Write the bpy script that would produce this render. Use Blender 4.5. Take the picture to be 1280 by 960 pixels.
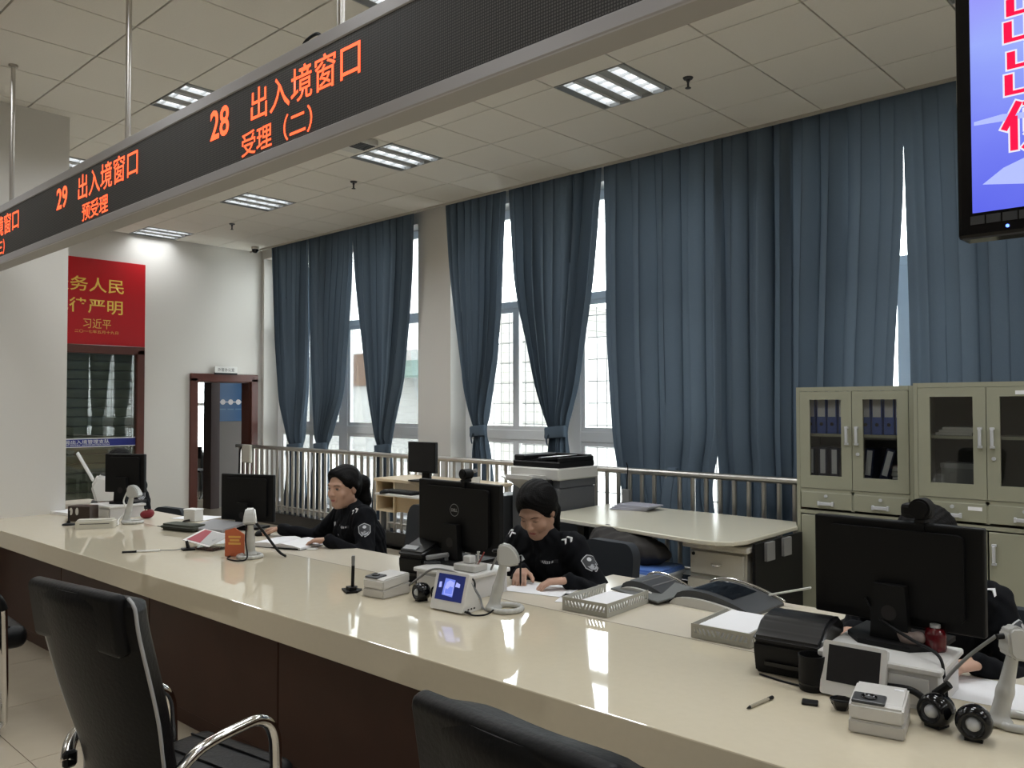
import bpy, bmesh, math, random
import numpy as np
from math import sin, cos, pi, radians
from mathutils import Vector, Matrix, Euler
from mathutils.bvhtree import BVHTree

for o in list(bpy.data.objects):
    bpy.data.objects.remove(o)
SC = bpy.context.scene
COL = SC.collection
RND = random.Random(7)

# ------------------------------------------------------------------ camera
CAM_H = 1.58
cam = bpy.data.cameras.new('camera')
cam.sensor_fit = 'HORIZONTAL'
cam.sensor_width = 36.0
cam.lens = 36.0 * 1031.4 / 1280.0
cam.clip_start = 0.02
cam_o = bpy.data.objects.new('camera', cam)
COL.objects.link(cam_o)
YAW, PITCH, ROLL = -0.749658, 0.025097, -0.001846
_f = Vector((sin(YAW) * cos(PITCH), cos(YAW) * cos(PITCH), sin(PITCH)))
_r = Vector((cos(YAW), -sin(YAW), 0))
_u = _r.cross(_f)
_r2 = _r * cos(ROLL) + _u * sin(ROLL)
_u2 = _u * cos(ROLL) - _r * sin(ROLL)
cam_o.matrix_world = Matrix(((_r2.x, _u2.x, -_f.x, 0), (_r2.y, _u2.y, -_f.y, 0), (_r2.z, _u2.z, -_f.z, CAM_H), (0, 0, 0, 1)))
SC.camera = cam_o

# ------------------------------------------------------------------ world (flat bright overcast) and exposure
W = bpy.data.worlds.new('overcast_sky')
SC.world = W
W.use_nodes = True
_bg = W.node_tree.nodes['Background']
_bg.inputs['Color'].default_value = (0.93, 0.97, 1.0, 1)
_bg.inputs['Strength'].default_value = 9.0
SC.view_settings.view_transform = 'Standard'
SC.view_settings.look = 'None'
SC.view_settings.gamma = 1.0
SC.view_settings.use_curve_mapping = False
SC.view_settings.exposure = 0.1
try:
    SC.cycles.use_denoising = True
    SC.cycles.max_bounces = 8
    SC.cycles.diffuse_bounces = 4
    SC.cycles.glossy_bounces = 3
    SC.cycles.transparent_max_bounces = 12
    SC.cycles.sample_clamp_indirect = 6.0
    SC.cycles.caustics_reflective = False
    SC.cycles.caustics_refractive = False
except Exception:
    pass

CEIL = 3.813
WIN = [(-10.87, -7.42), (-6.86, -3.20), (-3.08, 0.6)]     # window openings along the wall
Y_WALL, Y_PANE, Y_EDGE = 6.35, 6.62, 6.15
WZ0, WZ1 = 0.20, 3.72


def light_area(name, loc, rot, sx, sy, energy, color=(1, 1, 1), portal=False, spread=pi):
    d = bpy.data.lights.new(name, 'AREA')
    d.shape = 'RECTANGLE'
    d.size, d.size_y = sx, sy
    d.energy = energy
    d.color = color
    d.spread = spread
    o = bpy.data.objects.new(name, d)
    o.location = loc
    o.rotation_euler = rot
    COL.objects.link(o)
    if portal:
        d.cycles.is_portal = True
    return o


for i, (x0, x1) in enumerate(WIN):
    light_area('window_portal', ((x0 + x1) / 2, 6.78, (WZ0 + WZ1) / 2), (radians(-90), 0, 0), x1 - x0, WZ1 - WZ0, 1, portal=True)

# ------------------------------------------------------------------ materials
MATS = {}


def mat(name, color, rough=0.5, metal=0.0, spec=0.5, noise=0.0, nscale=20.0, bump=0.0, bscale=60.0, coat=0.0, emit=None, estr=0.0, sheen=0.0, alpha=1.0):
    if name in MATS:
        return MATS[name]
    m = bpy.data.materials.new(name)
    m.use_nodes = True
    nt = m.node_tree
    b = nt.nodes['Principled BSDF']
    b.inputs['Base Color'].default_value = (*color, 1)
    b.inputs['Roughness'].default_value = rough
    b.inputs['Metallic'].default_value = metal
    b.inputs['Specular IOR Level'].default_value = spec
    if coat:
        b.inputs['Coat Weight'].default_value = coat
        b.inputs['Coat Roughness'].default_value = 0.015
    if emit:
        b.inputs['Emission Color'].default_value = (*emit, 1)
        b.inputs['Emission Strength'].default_value = estr
    if sheen:
        b.inputs['Sheen Weight'].default_value = sheen
    if noise or bump:
        tc = nt.nodes.new('ShaderNodeTexCoord')
        n = nt.nodes.new('ShaderNodeTexNoise')
        n.inputs['Scale'].default_value = nscale
        n.inputs['Detail'].default_value = 4
        nt.links.new(tc.outputs['Object'], n.inputs['Vector'])
        if noise:
            mx = nt.nodes.new('ShaderNodeMix')
            mx.data_type = 'RGBA'
            lo = tuple(max(0, c * (1 - noise)) for c in color)
            hi = tuple(min(1, c * (1 + noise)) for c in color)
            mx.inputs['A'].default_value = (*lo, 1)
            mx.inputs['B'].default_value = (*hi, 1)
            nt.links.new(n.outputs['Fac'], mx.inputs['Factor'])
            nt.links.new(mx.outputs['Result'], b.inputs['Base Color'])
        if bump:
            n2 = nt.nodes.new('ShaderNodeTexNoise')
            n2.inputs['Scale'].default_value = bscale
            nt.links.new(tc.outputs['Object'], n2.inputs['Vector'])
            bp = nt.nodes.new('ShaderNodeBump')
            bp.inputs['Strength'].default_value = bump
            bp.inputs['Distance'].default_value = 0.01
            nt.links.new(n2.outputs['Fac'], bp.inputs['Height'])
            nt.links.new(bp.outputs['Normal'], b.inputs['Normal'])
    MATS[name] = m
    return m


def glass(name, tint=(1, 1, 1), refl=0.08, rough=0.0):
    if name in MATS:
        return MATS[name]
    m = bpy.data.materials.new(name)
    m.use_nodes = True
    nt = m.node_tree
    nt.nodes.clear()
    out = nt.nodes.new('ShaderNodeOutputMaterial')
    t = nt.nodes.new('ShaderNodeBsdfTransparent')
    t.inputs['Color'].default_value = (*tint, 1)
    g = nt.nodes.new('ShaderNodeBsdfGlossy')
    g.inputs['Roughness'].default_value = rough
    lw = nt.nodes.new('ShaderNodeLayerWeight')
    lw.inputs['Blend'].default_value = 0.25
    mr = nt.nodes.new('ShaderNodeMapRange')
    mr.inputs['To Min'].default_value = refl
    mr.inputs['To Max'].default_value = 0.8
    nt.links.new(lw.outputs['Fresnel'], mr.inputs['Value'])
    mix = nt.nodes.new('ShaderNodeMixShader')
    nt.links.new(mr.outputs['Result'], mix.inputs['Fac'])
    nt.links.new(t.outputs[0], mix.inputs[1])
    nt.links.new(g.outputs[0], mix.inputs[2])
    nt.links.new(mix.outputs[0], out.inputs['Surface'])
    MATS[name] = m
    return m


def curtain_mat():
    m = bpy.data.materials.new('curtain_cloth')
    m.use_nodes = True
    nt = m.node_tree
    nt.nodes.clear()
    out = nt.nodes.new('ShaderNodeOutputMaterial')
    tc = nt.nodes.new('ShaderNodeTexCoord')
    n = nt.nodes.new('ShaderNodeTexNoise')
    n.inputs['Scale'].default_value = 300
    nt.links.new(tc.outputs['Object'], n.inputs['Vector'])
    mx = nt.nodes.new('ShaderNodeMix')
    mx.data_type = 'RGBA'
    mx.inputs['A'].default_value = (0.078, 0.106, 0.140, 1)
    mx.inputs['B'].default_value = (0.114, 0.146, 0.184, 1)
    nt.links.new(n.outputs['Fac'], mx.inputs['Factor'])
    d = nt.nodes.new('ShaderNodeBsdfDiffuse')
    t = nt.nodes.new('ShaderNodeBsdfTranslucent')
    nt.links.new(mx.outputs['Result'], d.inputs['Color'])
    t.inputs['Color'].default_value = (0.21, 0.27, 0.34, 1)
    bp = nt.nodes.new('ShaderNodeBump')
    bp.inputs['Strength'].default_value = 0.25
    bp.inputs['Distance'].default_value = 0.004
    nt.links.new(n.outputs['Fac'], bp.inputs['Height'])
    nt.links.new(bp.outputs['Normal'], d.inputs['Normal'])
    ms = nt.nodes.new('ShaderNodeMixShader')
    ms.inputs['Fac'].default_value = 0.042
    nt.links.new(d.outputs[0], ms.inputs[1])
    nt.links.new(t.outputs[0], ms.inputs[2])
    nt.links.new(ms.outputs[0], out.inputs['Surface'])
    MATS['curtain_cloth'] = m
    return m


M_CURTAIN = curtain_mat()
M_WALL = mat('wall_paint', (0.64, 0.62, 0.585), 0.85, bump=0.05, bscale=120)
M_TILE = mat('ceiling_tile_mineral', (0.72, 0.695, 0.64), 0.95, noise=0.04, nscale=90, bump=0.15, bscale=180)
M_GRID = mat('ceiling_void', (0.05, 0.05, 0.045), 0.9)
M_FLOOR = mat('floor_tile_glazed', (0.56, 0.49, 0.38), 0.12, noise=0.06, nscale=6, coat=0.2)
M_GROUT = mat('floor_grout', (0.25, 0.22, 0.18), 0.9)
M_STONE = mat('counter_stone', (0.65, 0.58, 0.44), 0.04, noise=0.035, nscale=40, spec=0.5, coat=0.3)
M_INNER = mat('inner_desk_laminate', (0.66, 0.60, 0.49), 0.22, noise=0.02, nscale=30)
M_WALNUT = mat('counter_dark_wood', (0.050, 0.019, 0.012), 0.4, spec=0.2, noise=0.25, nscale=5)
M_JOINT = mat('joint_dark', (0.012, 0.01, 0.01), 0.7)
M_REDWOOD = mat('door_red_wood', (0.085, 0.026, 0.018), 0.35, noise=0.2, nscale=8)
M_ALU = mat('window_white_aluminium', (0.90, 0.91, 0.92), 0.4)
M_STEEL = mat('stainless_steel', (0.55, 0.53, 0.50), 0.33, metal=1.0)
M_CHROME = mat('chrome', (0.75, 0.74, 0.72), 0.10, metal=1.0)
M_BLACKP = mat('black_plastic', (0.006, 0.006, 0.0065), 0.5, spec=0.22)
M_BLACKG = mat('black_gloss_plastic', (0.004, 0.004, 0.005), 0.08, spec=0.4)
M_LEATHER = mat('black_leather', (0.0045, 0.0045, 0.005), 0.42, spec=0.2, bump=0.10, bscale=90)
M_DARKG = mat('dark_grey_plastic', (0.045, 0.047, 0.05), 0.4)
M_MIDG = mat('mid_grey_plastic', (0.20, 0.20, 0.20), 0.5)
M_LIGHTG = mat('pale_grey_plastic', (0.55, 0.54, 0.51), 0.4)
M_WHITEP = mat('white_plastic', (0.72, 0.71, 0.69), 0.35)
M_PAPER = mat('white_paper', (0.80, 0.80, 0.82), 0.8)
M_CABINET = mat('cabinet_green_grey_paint', (0.30, 0.30, 0.225), 0.42, noise=0.03, nscale=12)
M_CABIN = mat('cabinet_inside', (0.10, 0.10, 0.08), 0.7)
M_TABLE = mat('table_cream_laminate', (0.60, 0.57, 0.46), 0.22)
M_MAPLE = mat('maple_veneer', (0.62, 0.50, 0.34), 0.4, noise=0.08, nscale=9)
M_BLUEB = mat('binder_blue', (0.045, 0.10, 0.36), 0.4)
M_NAVYB = mat('binder_navy', (0.012, 0.016, 0.045), 0.4)
M_BLACKCLOTH = mat('uniform_black_cloth', (0.0055, 0.006, 0.008), 0.9, spec=0.15, bump=0.1, bscale=250)
M_SKIN = mat('skin', (0.50, 0.30, 0.215), 0.5)
M_LIP = mat('lip', (0.34, 0.10, 0.09), 0.45)
M_HAIR = mat('hair_black', (0.004, 0.0035, 0.0035), 0.55, spec=0.10, bump=0.25, bscale=160)
M_SILVER = mat('badge_silver', (0.50, 0.51, 0.53), 0.35)
M_BADGE = mat('badge_grey', (0.28, 0.29, 0.31), 0.5)
M_RED = mat('poster_red', (0.45, 0.009, 0.014), 0.3)
M_GOLD = mat('letter_gold', (0.80, 0.56, 0.10), 0.4)
M_GRANITE = mat('kerb_black_granite', (0.012, 0.011, 0.011), 0.2)
M_CREAMBOX = mat('cream_plastic', (0.55, 0.53, 0.46), 0.5)
M_GLASS = glass('window_glass', (0.97, 0.99, 0.98), 0.04)
M_CGLASS = glass('cabinet_glass', (0.92, 0.93, 0.92), 0.05)
M_LED = mat('led_red', (0.05, 0.01, 0.0), 0.5, emit=(1.0, 0.10, 0.03), estr=2.2)


# ------------------------------------------------------------------ mesh helpers
def obj(name, bm, m=None, parent=None, smooth=False, loc=None, rot=None):
    me = bpy.data.meshes.new(name)
    if isinstance(bm, tuple):
        me.from_pydata(bm[0], [], bm[1])
    else:
        bmesh.ops.recalc_face_normals(bm, faces=bm.faces)
        bm.to_mesh(me)
        bm.free()
    if smooth:
        me.shade_smooth()
        try:
            if smooth is not True:
                me.set_sharp_from_angle(angle=radians(smooth))
        except Exception:
            pass
    for mm in (m if isinstance(m, (list, tuple)) else [m]):
        if mm:
            me.materials.append(mm)
    o = bpy.data.objects.new(name, me)
    COL.objects.link(o)
    if parent:
        o.parent = parent
    if loc is not None:
        o.location = loc
    if rot is not None:
        o.rotation_euler = rot
    return o


def tag(o, label, cat, group=None):
    o['label'] = label
    o['category'] = cat
    if group:
        o['group'] = group
    return o


def thing(name, label, cat, loc=(0, 0, 0), rz=0.0, group=None):
    o = bpy.data.objects.new(name, None)
    COL.objects.link(o)
    o.empty_display_size = 0.05
    o.location = loc
    o.rotation_euler = (0, 0, rz)
    return tag(o, label, cat, group)


def struct(name, bm, m, parent=None, **k):
    o = obj(name, bm, m, parent, **k)
    if not parent:
        o['kind'] = 'structure'
    return o


def copy_tree(o, parent=None):
    c = o.copy()
    COL.objects.link(c)
    if parent:
        c.parent = parent
    for ch in list(o.children):
        copy_tree(ch, c)
    return c


def dup(o, loc, rz, label=None, group=None):
    c = copy_tree(o)
    c.location = loc
    c.rotation_euler = (0, 0, rz)
    if label:
        c['label'] = label
    if group:
        c['group'] = group
    return c


def box(bm, c, s, rot=None, bev=0.0, seg=1):
    mtx = Matrix.Translation(c)
    if rot is not None:
        mtx = mtx @ (rot if isinstance(rot, Matrix) else Euler(rot).to_matrix().to_4x4())
    mtx = mtx @ Matrix.Diagonal((s[0], s[1], s[2], 1))
    r = bmesh.ops.create_cube(bm, size=1, matrix=mtx)
    if bev:
        es = list({e for v in r['verts'] for e in v.link_edges})
        bmesh.ops.bevel(bm, geom=es, offset=min(bev, min(s) * 0.45), segments=seg, affect='EDGES', profile=0.5)
    return bm


def B(c, s, rot=None, bev=0.0, seg=1):
    return box(bmesh.new(), c, s, rot, bev, seg)


def BB(x0, x1, y0, y1, z0, z1, bev=0.0, seg=1):
    return box(bmesh.new(), ((x0 + x1) / 2, (y0 + y1) / 2, (z0 + z1) / 2), (x1 - x0, y1 - y0, z1 - z0), None, bev, seg)


def cyl(bm, a, b, r, r2=None, n=16, caps=True):
    a, b = Vector(a), Vector(b)
    d = b - a
    q = d.to_track_quat('Z', 'Y').to_matrix().to_4x4()
    bmesh.ops.create_cone(bm, cap_ends=caps, segments=n, radius1=r, radius2=r if r2 is None else r2, depth=d.length,
                          matrix=Matrix.Translation((a + b) / 2) @ q)
    return bm


def lathe(bm, prof, n=24, mtx=None):
    rings = []
    for r, z in prof:
        if r < 1e-6:
            rings.append([bm.verts.new((0, 0, z))])
        else:
            rings.append([bm.verts.new((r * cos(2 * pi * i / n), r * sin(2 * pi * i / n), z)) for i in range(n)])
    for A, C in zip(rings, rings[1:]):
        for i in range(n):
            j = (i + 1) % n
            if len(A) == 1 and len(C) == 1:
                continue
            if len(A) == 1:
                bm.faces.new((A[0], C[i], C[j]))
            elif len(C) == 1:
                bm.faces.new((A[i], C[0], A[j]))
            else:
                bm.faces.new((A[i], C[i], C[j], A[j]))
    if mtx is not None:
        vs = [v for r in rings for v in r]
        bmesh.ops.transform(bm, matrix=mtx, verts=vs)
    return bm


def smooth_path(pts, n=6):
    P = [Vector(p) for p in pts]
    if len(P) < 3:
        return P
    out = []
    for i in range(len(P) - 1):
        p0, p1, p2, p3 = P[max(i - 1, 0)], P[i], P[i + 1], P[min(i + 2, len(P) - 1)]
        for k in range(n):
            t = k / n
            out.append(0.5 * ((2 * p1) + (p2 - p0) * t + (2 * p0 - 5 * p1 + 4 * p2 - p3) * t * t + (3 * p1 - p0 - 3 * p2 + p3) * t ** 3))
    out.append(P[-1])
    return out


def tube(bm, pts, r, n=10, smooth=6, flat=1.0):
    P = smooth_path(pts, smooth) if smooth else [Vector(p) for p in pts]
    rad = r if callable(r) else (lambda t: r)
    prev = None
    up = Vector((0, 0, 1))
    for i, p in enumerate(P):
        d = (P[min(i + 1, len(P) - 1)] - P[max(i - 1, 0)]).normalized()
        if prev is None:
            s = d.cross(up)
            if s.length < 1e-3:
                s = d.cross(Vector((1, 0, 0)))
            s.normalize()
        else:
            s = (s - d * s.dot(d)).normalized()
        t = s.cross(d)
        rr = rad(i / max(1, len(P) - 1))
        ring = [bm.verts.new(p + s * (rr * cos(2 * pi * k / n)) + t * (rr * flat * sin(2 * pi * k / n))) for k in range(n)]
        if prev:
            for k in range(n):
                j = (k + 1) % n
                bm.faces.new((prev[k], prev[j], ring[j], ring[k]))
        else:
            bm.faces.new(list(reversed(ring)))
        prev = ring
    bm.faces.new(prev)
    return bm


def prism(bm, poly, z0, z1, mtx=None):
    a = [bm.verts.new((x, y, z0)) for x, y in poly]
    b = [bm.verts.new((x, y, z1)) for x, y in poly]
    bm.faces.new(list(reversed(a)))
    bm.faces.new(b)
    n = len(poly)
    for i in range(n):
        j = (i + 1) % n
        bm.faces.new((a[i], a[j], b[j], b[i]))
    if mtx is not None:
        bmesh.ops.transform(bm, matrix=mtx, verts=a + b)
    return bm


def rrect(x0, x1, y0, y1, r, n=4):
    out = []
    for cx, cy, a0 in ((x1 - r, y1 - r, 0), (x0 + r, y1 - r, 90), (x0 + r, y0 + r, 180), (x1 - r, y0 + r, 270)):
        for k in range(n + 1):
            a = radians(a0 + 90 * k / n)
            out.append((cx + r * cos(a), cy + r * sin(a)))
    return out


MX_XZ = Matrix(((1, 0, 0, 0), (0, 0, -1, 0), (0, 1, 0, 0), (0, 0, 0, 1)))   # plan (x,y) -> upright facing -y : (x, -z, y)


def text_mesh(s, height, bold=0.0, depth=0.0):
    """flat lettering in the XY plane, lower-left at the origin, one glyph box = height"""
    cu = bpy.data.curves.new('lettering', 'FONT')
    cu.body = s
    cu.size = height
    cu.offset = bold
    cu.extrude = depth
    cu.resolution_u = 3
    t = bpy.data.objects.new('lettering_tmp', cu)
    COL.objects.link(t)
    dg = bpy.context.evaluated_depsgraph_get()
    me = bpy.data.meshes.new_from_object(t.evaluated_get(dg))
    bpy.data.objects.remove(t)
    bpy.data.curves.remove(cu)
    return me


def lettering(s, m, parent, x, y, z, height, width=None, facing='-y', bold=0.0, name='lettering', depth=0.0, gap=None):
    """text whose lower-left starts at (x,y,z); width = total width it is stretched to"""
    me = text_mesh(s, height, bold, depth)
    vs = np.array([v.co for v in me.vertices])
    if len(vs) == 0:
        return None
    sx = 1.0
    if width:
        sx = width / max(1e-6, vs[:, 0].max() - vs[:, 0].min())
    vs[:, 0] = (vs[:, 0] - vs[:, 0].min()) * sx
    zmin = vs[:, 1].min()
    sz = height / max(1e-6, vs[:, 1].max() - zmin)
    for v, c in zip(me.vertices, vs):
        a, b, d = c[0], (c[1] - zmin) * sz, c[2]
        if facing == '-y':
            v.co = (x + a, y - d, z + b)
        elif facing == '+x':
            v.co = (x + d, y + a, z + b)
        elif facing == '-z':
            v.co = (x + a, y + b, z)
        else:
            v.co = (x + a, y + b, z + d)
    me.materials.clear()
    me.materials.append(m)
    me.name = name
    o = bpy.data.objects.new(name, me)
    COL.objects.link(o)
    o.parent = parent
    return o


# ------------------------------------------------------------------ organic surfaces: signed distance + surface nets
def _sd_cone(P, a, b, ra, rb):
    a, b = np.array(a, float), np.array(b, float)
    ba = b - a
    l2 = max(1e-12, float(ba @ ba))
    t = np.clip(((P - a) @ ba) / l2, 0, 1)
    d = np.linalg.norm(P - a - t[..., None] * ba, axis=-1)
    return d - (ra + (rb - ra) * t)


def _sd_ell(P, c, r, R=None):
    q = P - np.array(c, float)
    if R is not None:
        q = q @ np.array(R, float)
    r = np.array(r, float)
    k0 = np.linalg.norm(q / r, axis=-1)
    k1 = np.linalg.norm(q / (r * r), axis=-1)
    return np.where(k1 > 1e-9, k0 * (k0 - 1) / np.maximum(k1, 1e-9), -r.min())


def sdf_mesh(prims, h=0.005, k=0.02, noise=None):
    """prims: ('c',a,b,ra,rb[,k]) round cone | ('e',c,r,R[,k]) ellipsoid; kind starting '-' cuts. returns verts, faces"""
    lo, hi = np.full(3, 1e9), np.full(3, -1e9)
    for p in prims:
        if p[0][0] == '-':
            continue
        if p[0] == 'c':
            for c, r in ((p[1], p[3]), (p[2], p[4])):
                lo = np.minimum(lo, np.array(c) - r)
                hi = np.maximum(hi, np.array(c) + r)
        else:
            r = max(p[2])
            lo = np.minimum(lo, np.array(p[1]) - r)
            hi = np.maximum(hi, np.array(p[1]) + r)
    lo -= 3 * h + 0.01
    hi += 3 * h + 0.01
    n = np.ceil((hi - lo) / h).astype(int) + 1
    D = np.full(n, 0.08, np.float32)
    ax = [lo[i] + h * np.arange(n[i]) for i in range(3)]
    for p in prims:
        cut = p[0][0] == '-'
        kind = p[0][-1]
        if kind == 'c':
            pl = np.minimum(np.array(p[1]) - p[3], np.array(p[2]) - p[4])
            ph = np.maximum(np.array(p[1]) + p[3], np.array(p[2]) + p[4])
            kk = p[5] if len(p) > 5 else k
        else:
            r = max(p[2])
            pl, ph = np.array(p[1]) - r, np.array(p[1]) + r
            kk = p[4] if len(p) > 4 else k
        m = 0.03 + kk
        i0 = np.maximum(0, np.floor((pl - m - lo) / h).astype(int))
        i1 = np.minimum(n, np.ceil((ph + m - lo) / h).astype(int) + 1)
        if (i1 <= i0).any():
            continue
        sl = tuple(slice(a, b) for a, b in zip(i0, i1))
        G = np.stack(np.meshgrid(ax[0][sl[0]], ax[1][sl[1]], ax[2][sl[2]], indexing='ij'), -1)
        d = _sd_cone(G, p[1], p[2], p[3], p[4]) if kind == 'c' else _sd_ell(G, p[1], p[2], p[3] if len(p) > 3 else None)
        cur = D[sl]
        if cut:
            b = -d
            hh = np.maximum(kk - np.abs(cur - b), 0) / max(kk, 1e-6)
            D[sl] = np.maximum(cur, b) + hh * hh * kk * 0.25
        else:
            hh = np.maximum(kk - np.abs(cur - d), 0) / max(kk, 1e-6)
            D[sl] = np.minimum(cur, d) - hh * hh * kk * 0.25
    if noise is not None:
        G = np.stack(np.meshgrid(*ax, indexing='ij'), -1)
        D = D + noise(G).astype(np.float32)
    s = D < 0
    c8 = [s[i:n[0] - 1 + i, j:n[1] - 1 + j, l:n[2] - 1 + l] for i in (0, 1) for j in (0, 1) for l in (0, 1)]
    cnt = sum(c.astype(np.int8) for c in c8)
    act = (cnt > 0) & (cnt < 8)
    idx = np.full(act.shape, -1, np.int64)
    cells = np.argwhere(act)
    idx[act] = np.arange(len(cells))
    acc = np.zeros((len(cells), 3))
    w = np.zeros(len(cells))
    corners = [(i, j, l) for i in (0, 1) for j in (0, 1) for l in (0, 1)]
    for a in corners:
        for axx in range(3):
            if a[axx]:
                continue
            b = list(a)
            b[axx] = 1
            da = D[cells[:, 0] + a[0], cells[:, 1] + a[1], cells[:, 2] + a[2]]
            db = D[cells[:, 0] + b[0], cells[:, 1] + b[1], cells[:, 2] + b[2]]
            cr = (da < 0) != (db < 0)
            t = np.where(cr, da / np.where(cr, da - db, 1), 0)
            p = np.tile(np.array(a, float), (len(cells), 1))
            p[:, axx] += t
            acc[cr] += p[cr]
            w += cr
    V = lo + h * (cells + acc / np.maximum(w, 1)[:, None])
    F = []
    for axx in range(3):
        u, v = (axx + 1) % 3, (axx + 2) % 3
        sa = [slice(None)] * 3
        sb = [slice(None)] * 3
        sa[axx] = slice(0, n[axx] - 1)
        sb[axx] = slice(1, n[axx])
        A, Bv = s[tuple(sa)], s[tuple(sb)]
        e = np.argwhere(A != Bv)
        e = e[(e[:, u] > 0) & (e[:, v] > 0) & (e[:, u] < n[u] - 1) & (e[:, v] < n[v] - 1)]
        flip = A[e[:, 0], e[:, 1], e[:, 2]]
        q = []
        for du, dv in ((-1, -1), (0, -1), (0, 0), (-1, 0)):
            c = e.copy()
            c[:, u] += du
            c[:, v] += dv
            q.append(idx[c[:, 0], c[:, 1], c[:, 2]])
        q = np.stack(q, 1)
        q[~flip] = q[~flip][:, ::-1]
        F.append(q)
    F = np.concatenate(F)
    F = F[(F >= 0).all(1)]
    return V, F


def sdf_obj(name, prims, m, parent=None, h=0.005, k=0.02, noise=None, keep=False):
    V, F = sdf_mesh(prims, h, k, noise)
    o = obj(name, (V.tolist(), F.tolist()), m, parent, smooth=True)
    if keep:
        return o, V, F
    return o

# ================================================================== SETTING
XL = -10.93
floor = struct('floor', BB(-19, 5, -7, 9.6, -0.12, -0.004), M_GROUT)
_ft = None
for i in range(12):
    for j in range(10):
        x, y = -8.9 + i * 0.8, -1.15 + j * 0.8
        if y > 5.7:
            continue
        if _ft is None:
            _ft = obj('floor_tile', B((0, 0, -0.006), (0.796, 0.796, 0.012)), M_FLOOR, floor)
            t = _ft
        else:
            t = _ft.copy()
            COL.objects.link(t)
        t.location = (x + 0.4, y + 0.4, 0)
_bm = bmesh.new()
box(_bm, (-14.7, 4.25, -0.006), (11.596, 10.7, 0.012))
box(_bm, (2.85, 1.3, -0.006), (4.3, 16.6, 0.012))
box(_bm, (-4.1, -4.1, -0.006), (9.6, 5.8, 0.012))
box(_bm, (-4.1, 6.14, -0.006), (9.6, 0.76, 0.012))
struct('floor_rest', _bm, M_FLOOR, floor)

ceiling = struct('ceiling', BB(-11.1, 5, -7, Y_EDGE + 0.02, CEIL + 0.10, CEIL + 0.2), M_GRID)
CX0, CY0 = -2.5086, 4.4154
LIGHT_CELLS = [(i, j) for i in (-14, -10, -6, -2, 2, 6, 10) for j in (0, -3, -6, -9, -12, -15)]
LC = set(LIGHT_CELLS)
_ct = None
for i in range(-14, 6):
    for j in range(-8, 2):
        if (i, j) in LC:
            continue
        if _ct is None:
            _ct = obj('ceiling_tile', B((0, 0, 0.009), (0.590, 0.590, 0.018), bev=0.002), M_TILE, ceiling)
            t = _ct
        else:
            t = _ct.copy()
            COL.objects.link(t)
        t.location = (CX0 + 0.6 * i + 0.3, CY0 + 0.6 * j + 0.3, CEIL)
_ct2 = None
for i in range(-14, 6):
    if _ct2 is None:
        _ct2 = obj('ceiling_tile', B((0, 0, 0.009), (0.590, 0.525, 0.018), bev=0.002), M_TILE, ceiling)
        t = _ct2
    else:
        t = _ct2.copy()
        COL.objects.link(t)
    t.location = (CX0 + 0.6 * i + 0.3, 5.6154 + 0.2675, CEIL)
_bm = bmesh.new()
for i in range(-15, 13):
    for j in range(-19, 2):
        if -14 <= i < 6 and -8 <= j < 2 or (i, j) in LC:
            continue
        x0 = max(XL, CX0 + 0.6 * i)
        x1 = min(5, CX0 + 0.6 * i + 0.6)
        if x1 - x0 > 0.03:
            box(_bm, ((x0 + x1) / 2, CY0 + 0.6 * j + 0.3, CEIL + 0.009), (x1 - x0 - 0.008, 0.592, 0.018))
    if not (-14 <= i < 6):
        x0, x1 = max(XL, CX0 + 0.6 * i), min(5, CX0 + 0.6 * i + 0.6)
        if x1 - x0 > 0.03:
            box(_bm, ((x0 + x1) / 2, 5.883, CEIL + 0.009), (x1 - x0 - 0.008, 0.527, 0.018))
_o = struct('distant_tiles', _bm, M_TILE, ceiling)
_o['kind'] = 'stuff'
struct('trim_1', BB(XL, 5, Y_EDGE, Y_EDGE + 0.022, CEIL - 0.02, CEIL + 0.14), mat('edge_trim_grey', (0.42, 0.40, 0.36), 0.5))
struct('curtain_pocket_top', BB(-11.1, 5, Y_EDGE + 0.02, 6.36, CEIL + 0.12, CEIL + 0.2), M_WALL, ceiling)

# window wall: piers, sills and heads around three openings
_bm = bmesh.new()
xs = [-11.13] + [v for w in WIN for v in w] + [5.2]
for a, b_ in zip(xs[0::2], xs[1::2]):
    box(_bm, ((a + b_) / 2, (Y_WALL + 6.70) / 2, 1.95), (b_ - a, 0.35, 4.1))
for a, b_ in WIN:
    box(_bm, ((a + b_) / 2, 6.525, WZ0 / 2), (b_ - a, 0.35, WZ0))
    box(_bm, ((a + b_) / 2, 6.525, (WZ1 + 4.0) / 2), (b_ - a, 0.35, 4.0 - WZ1))
struct('wall_window', _bm, M_WALL)

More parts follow.
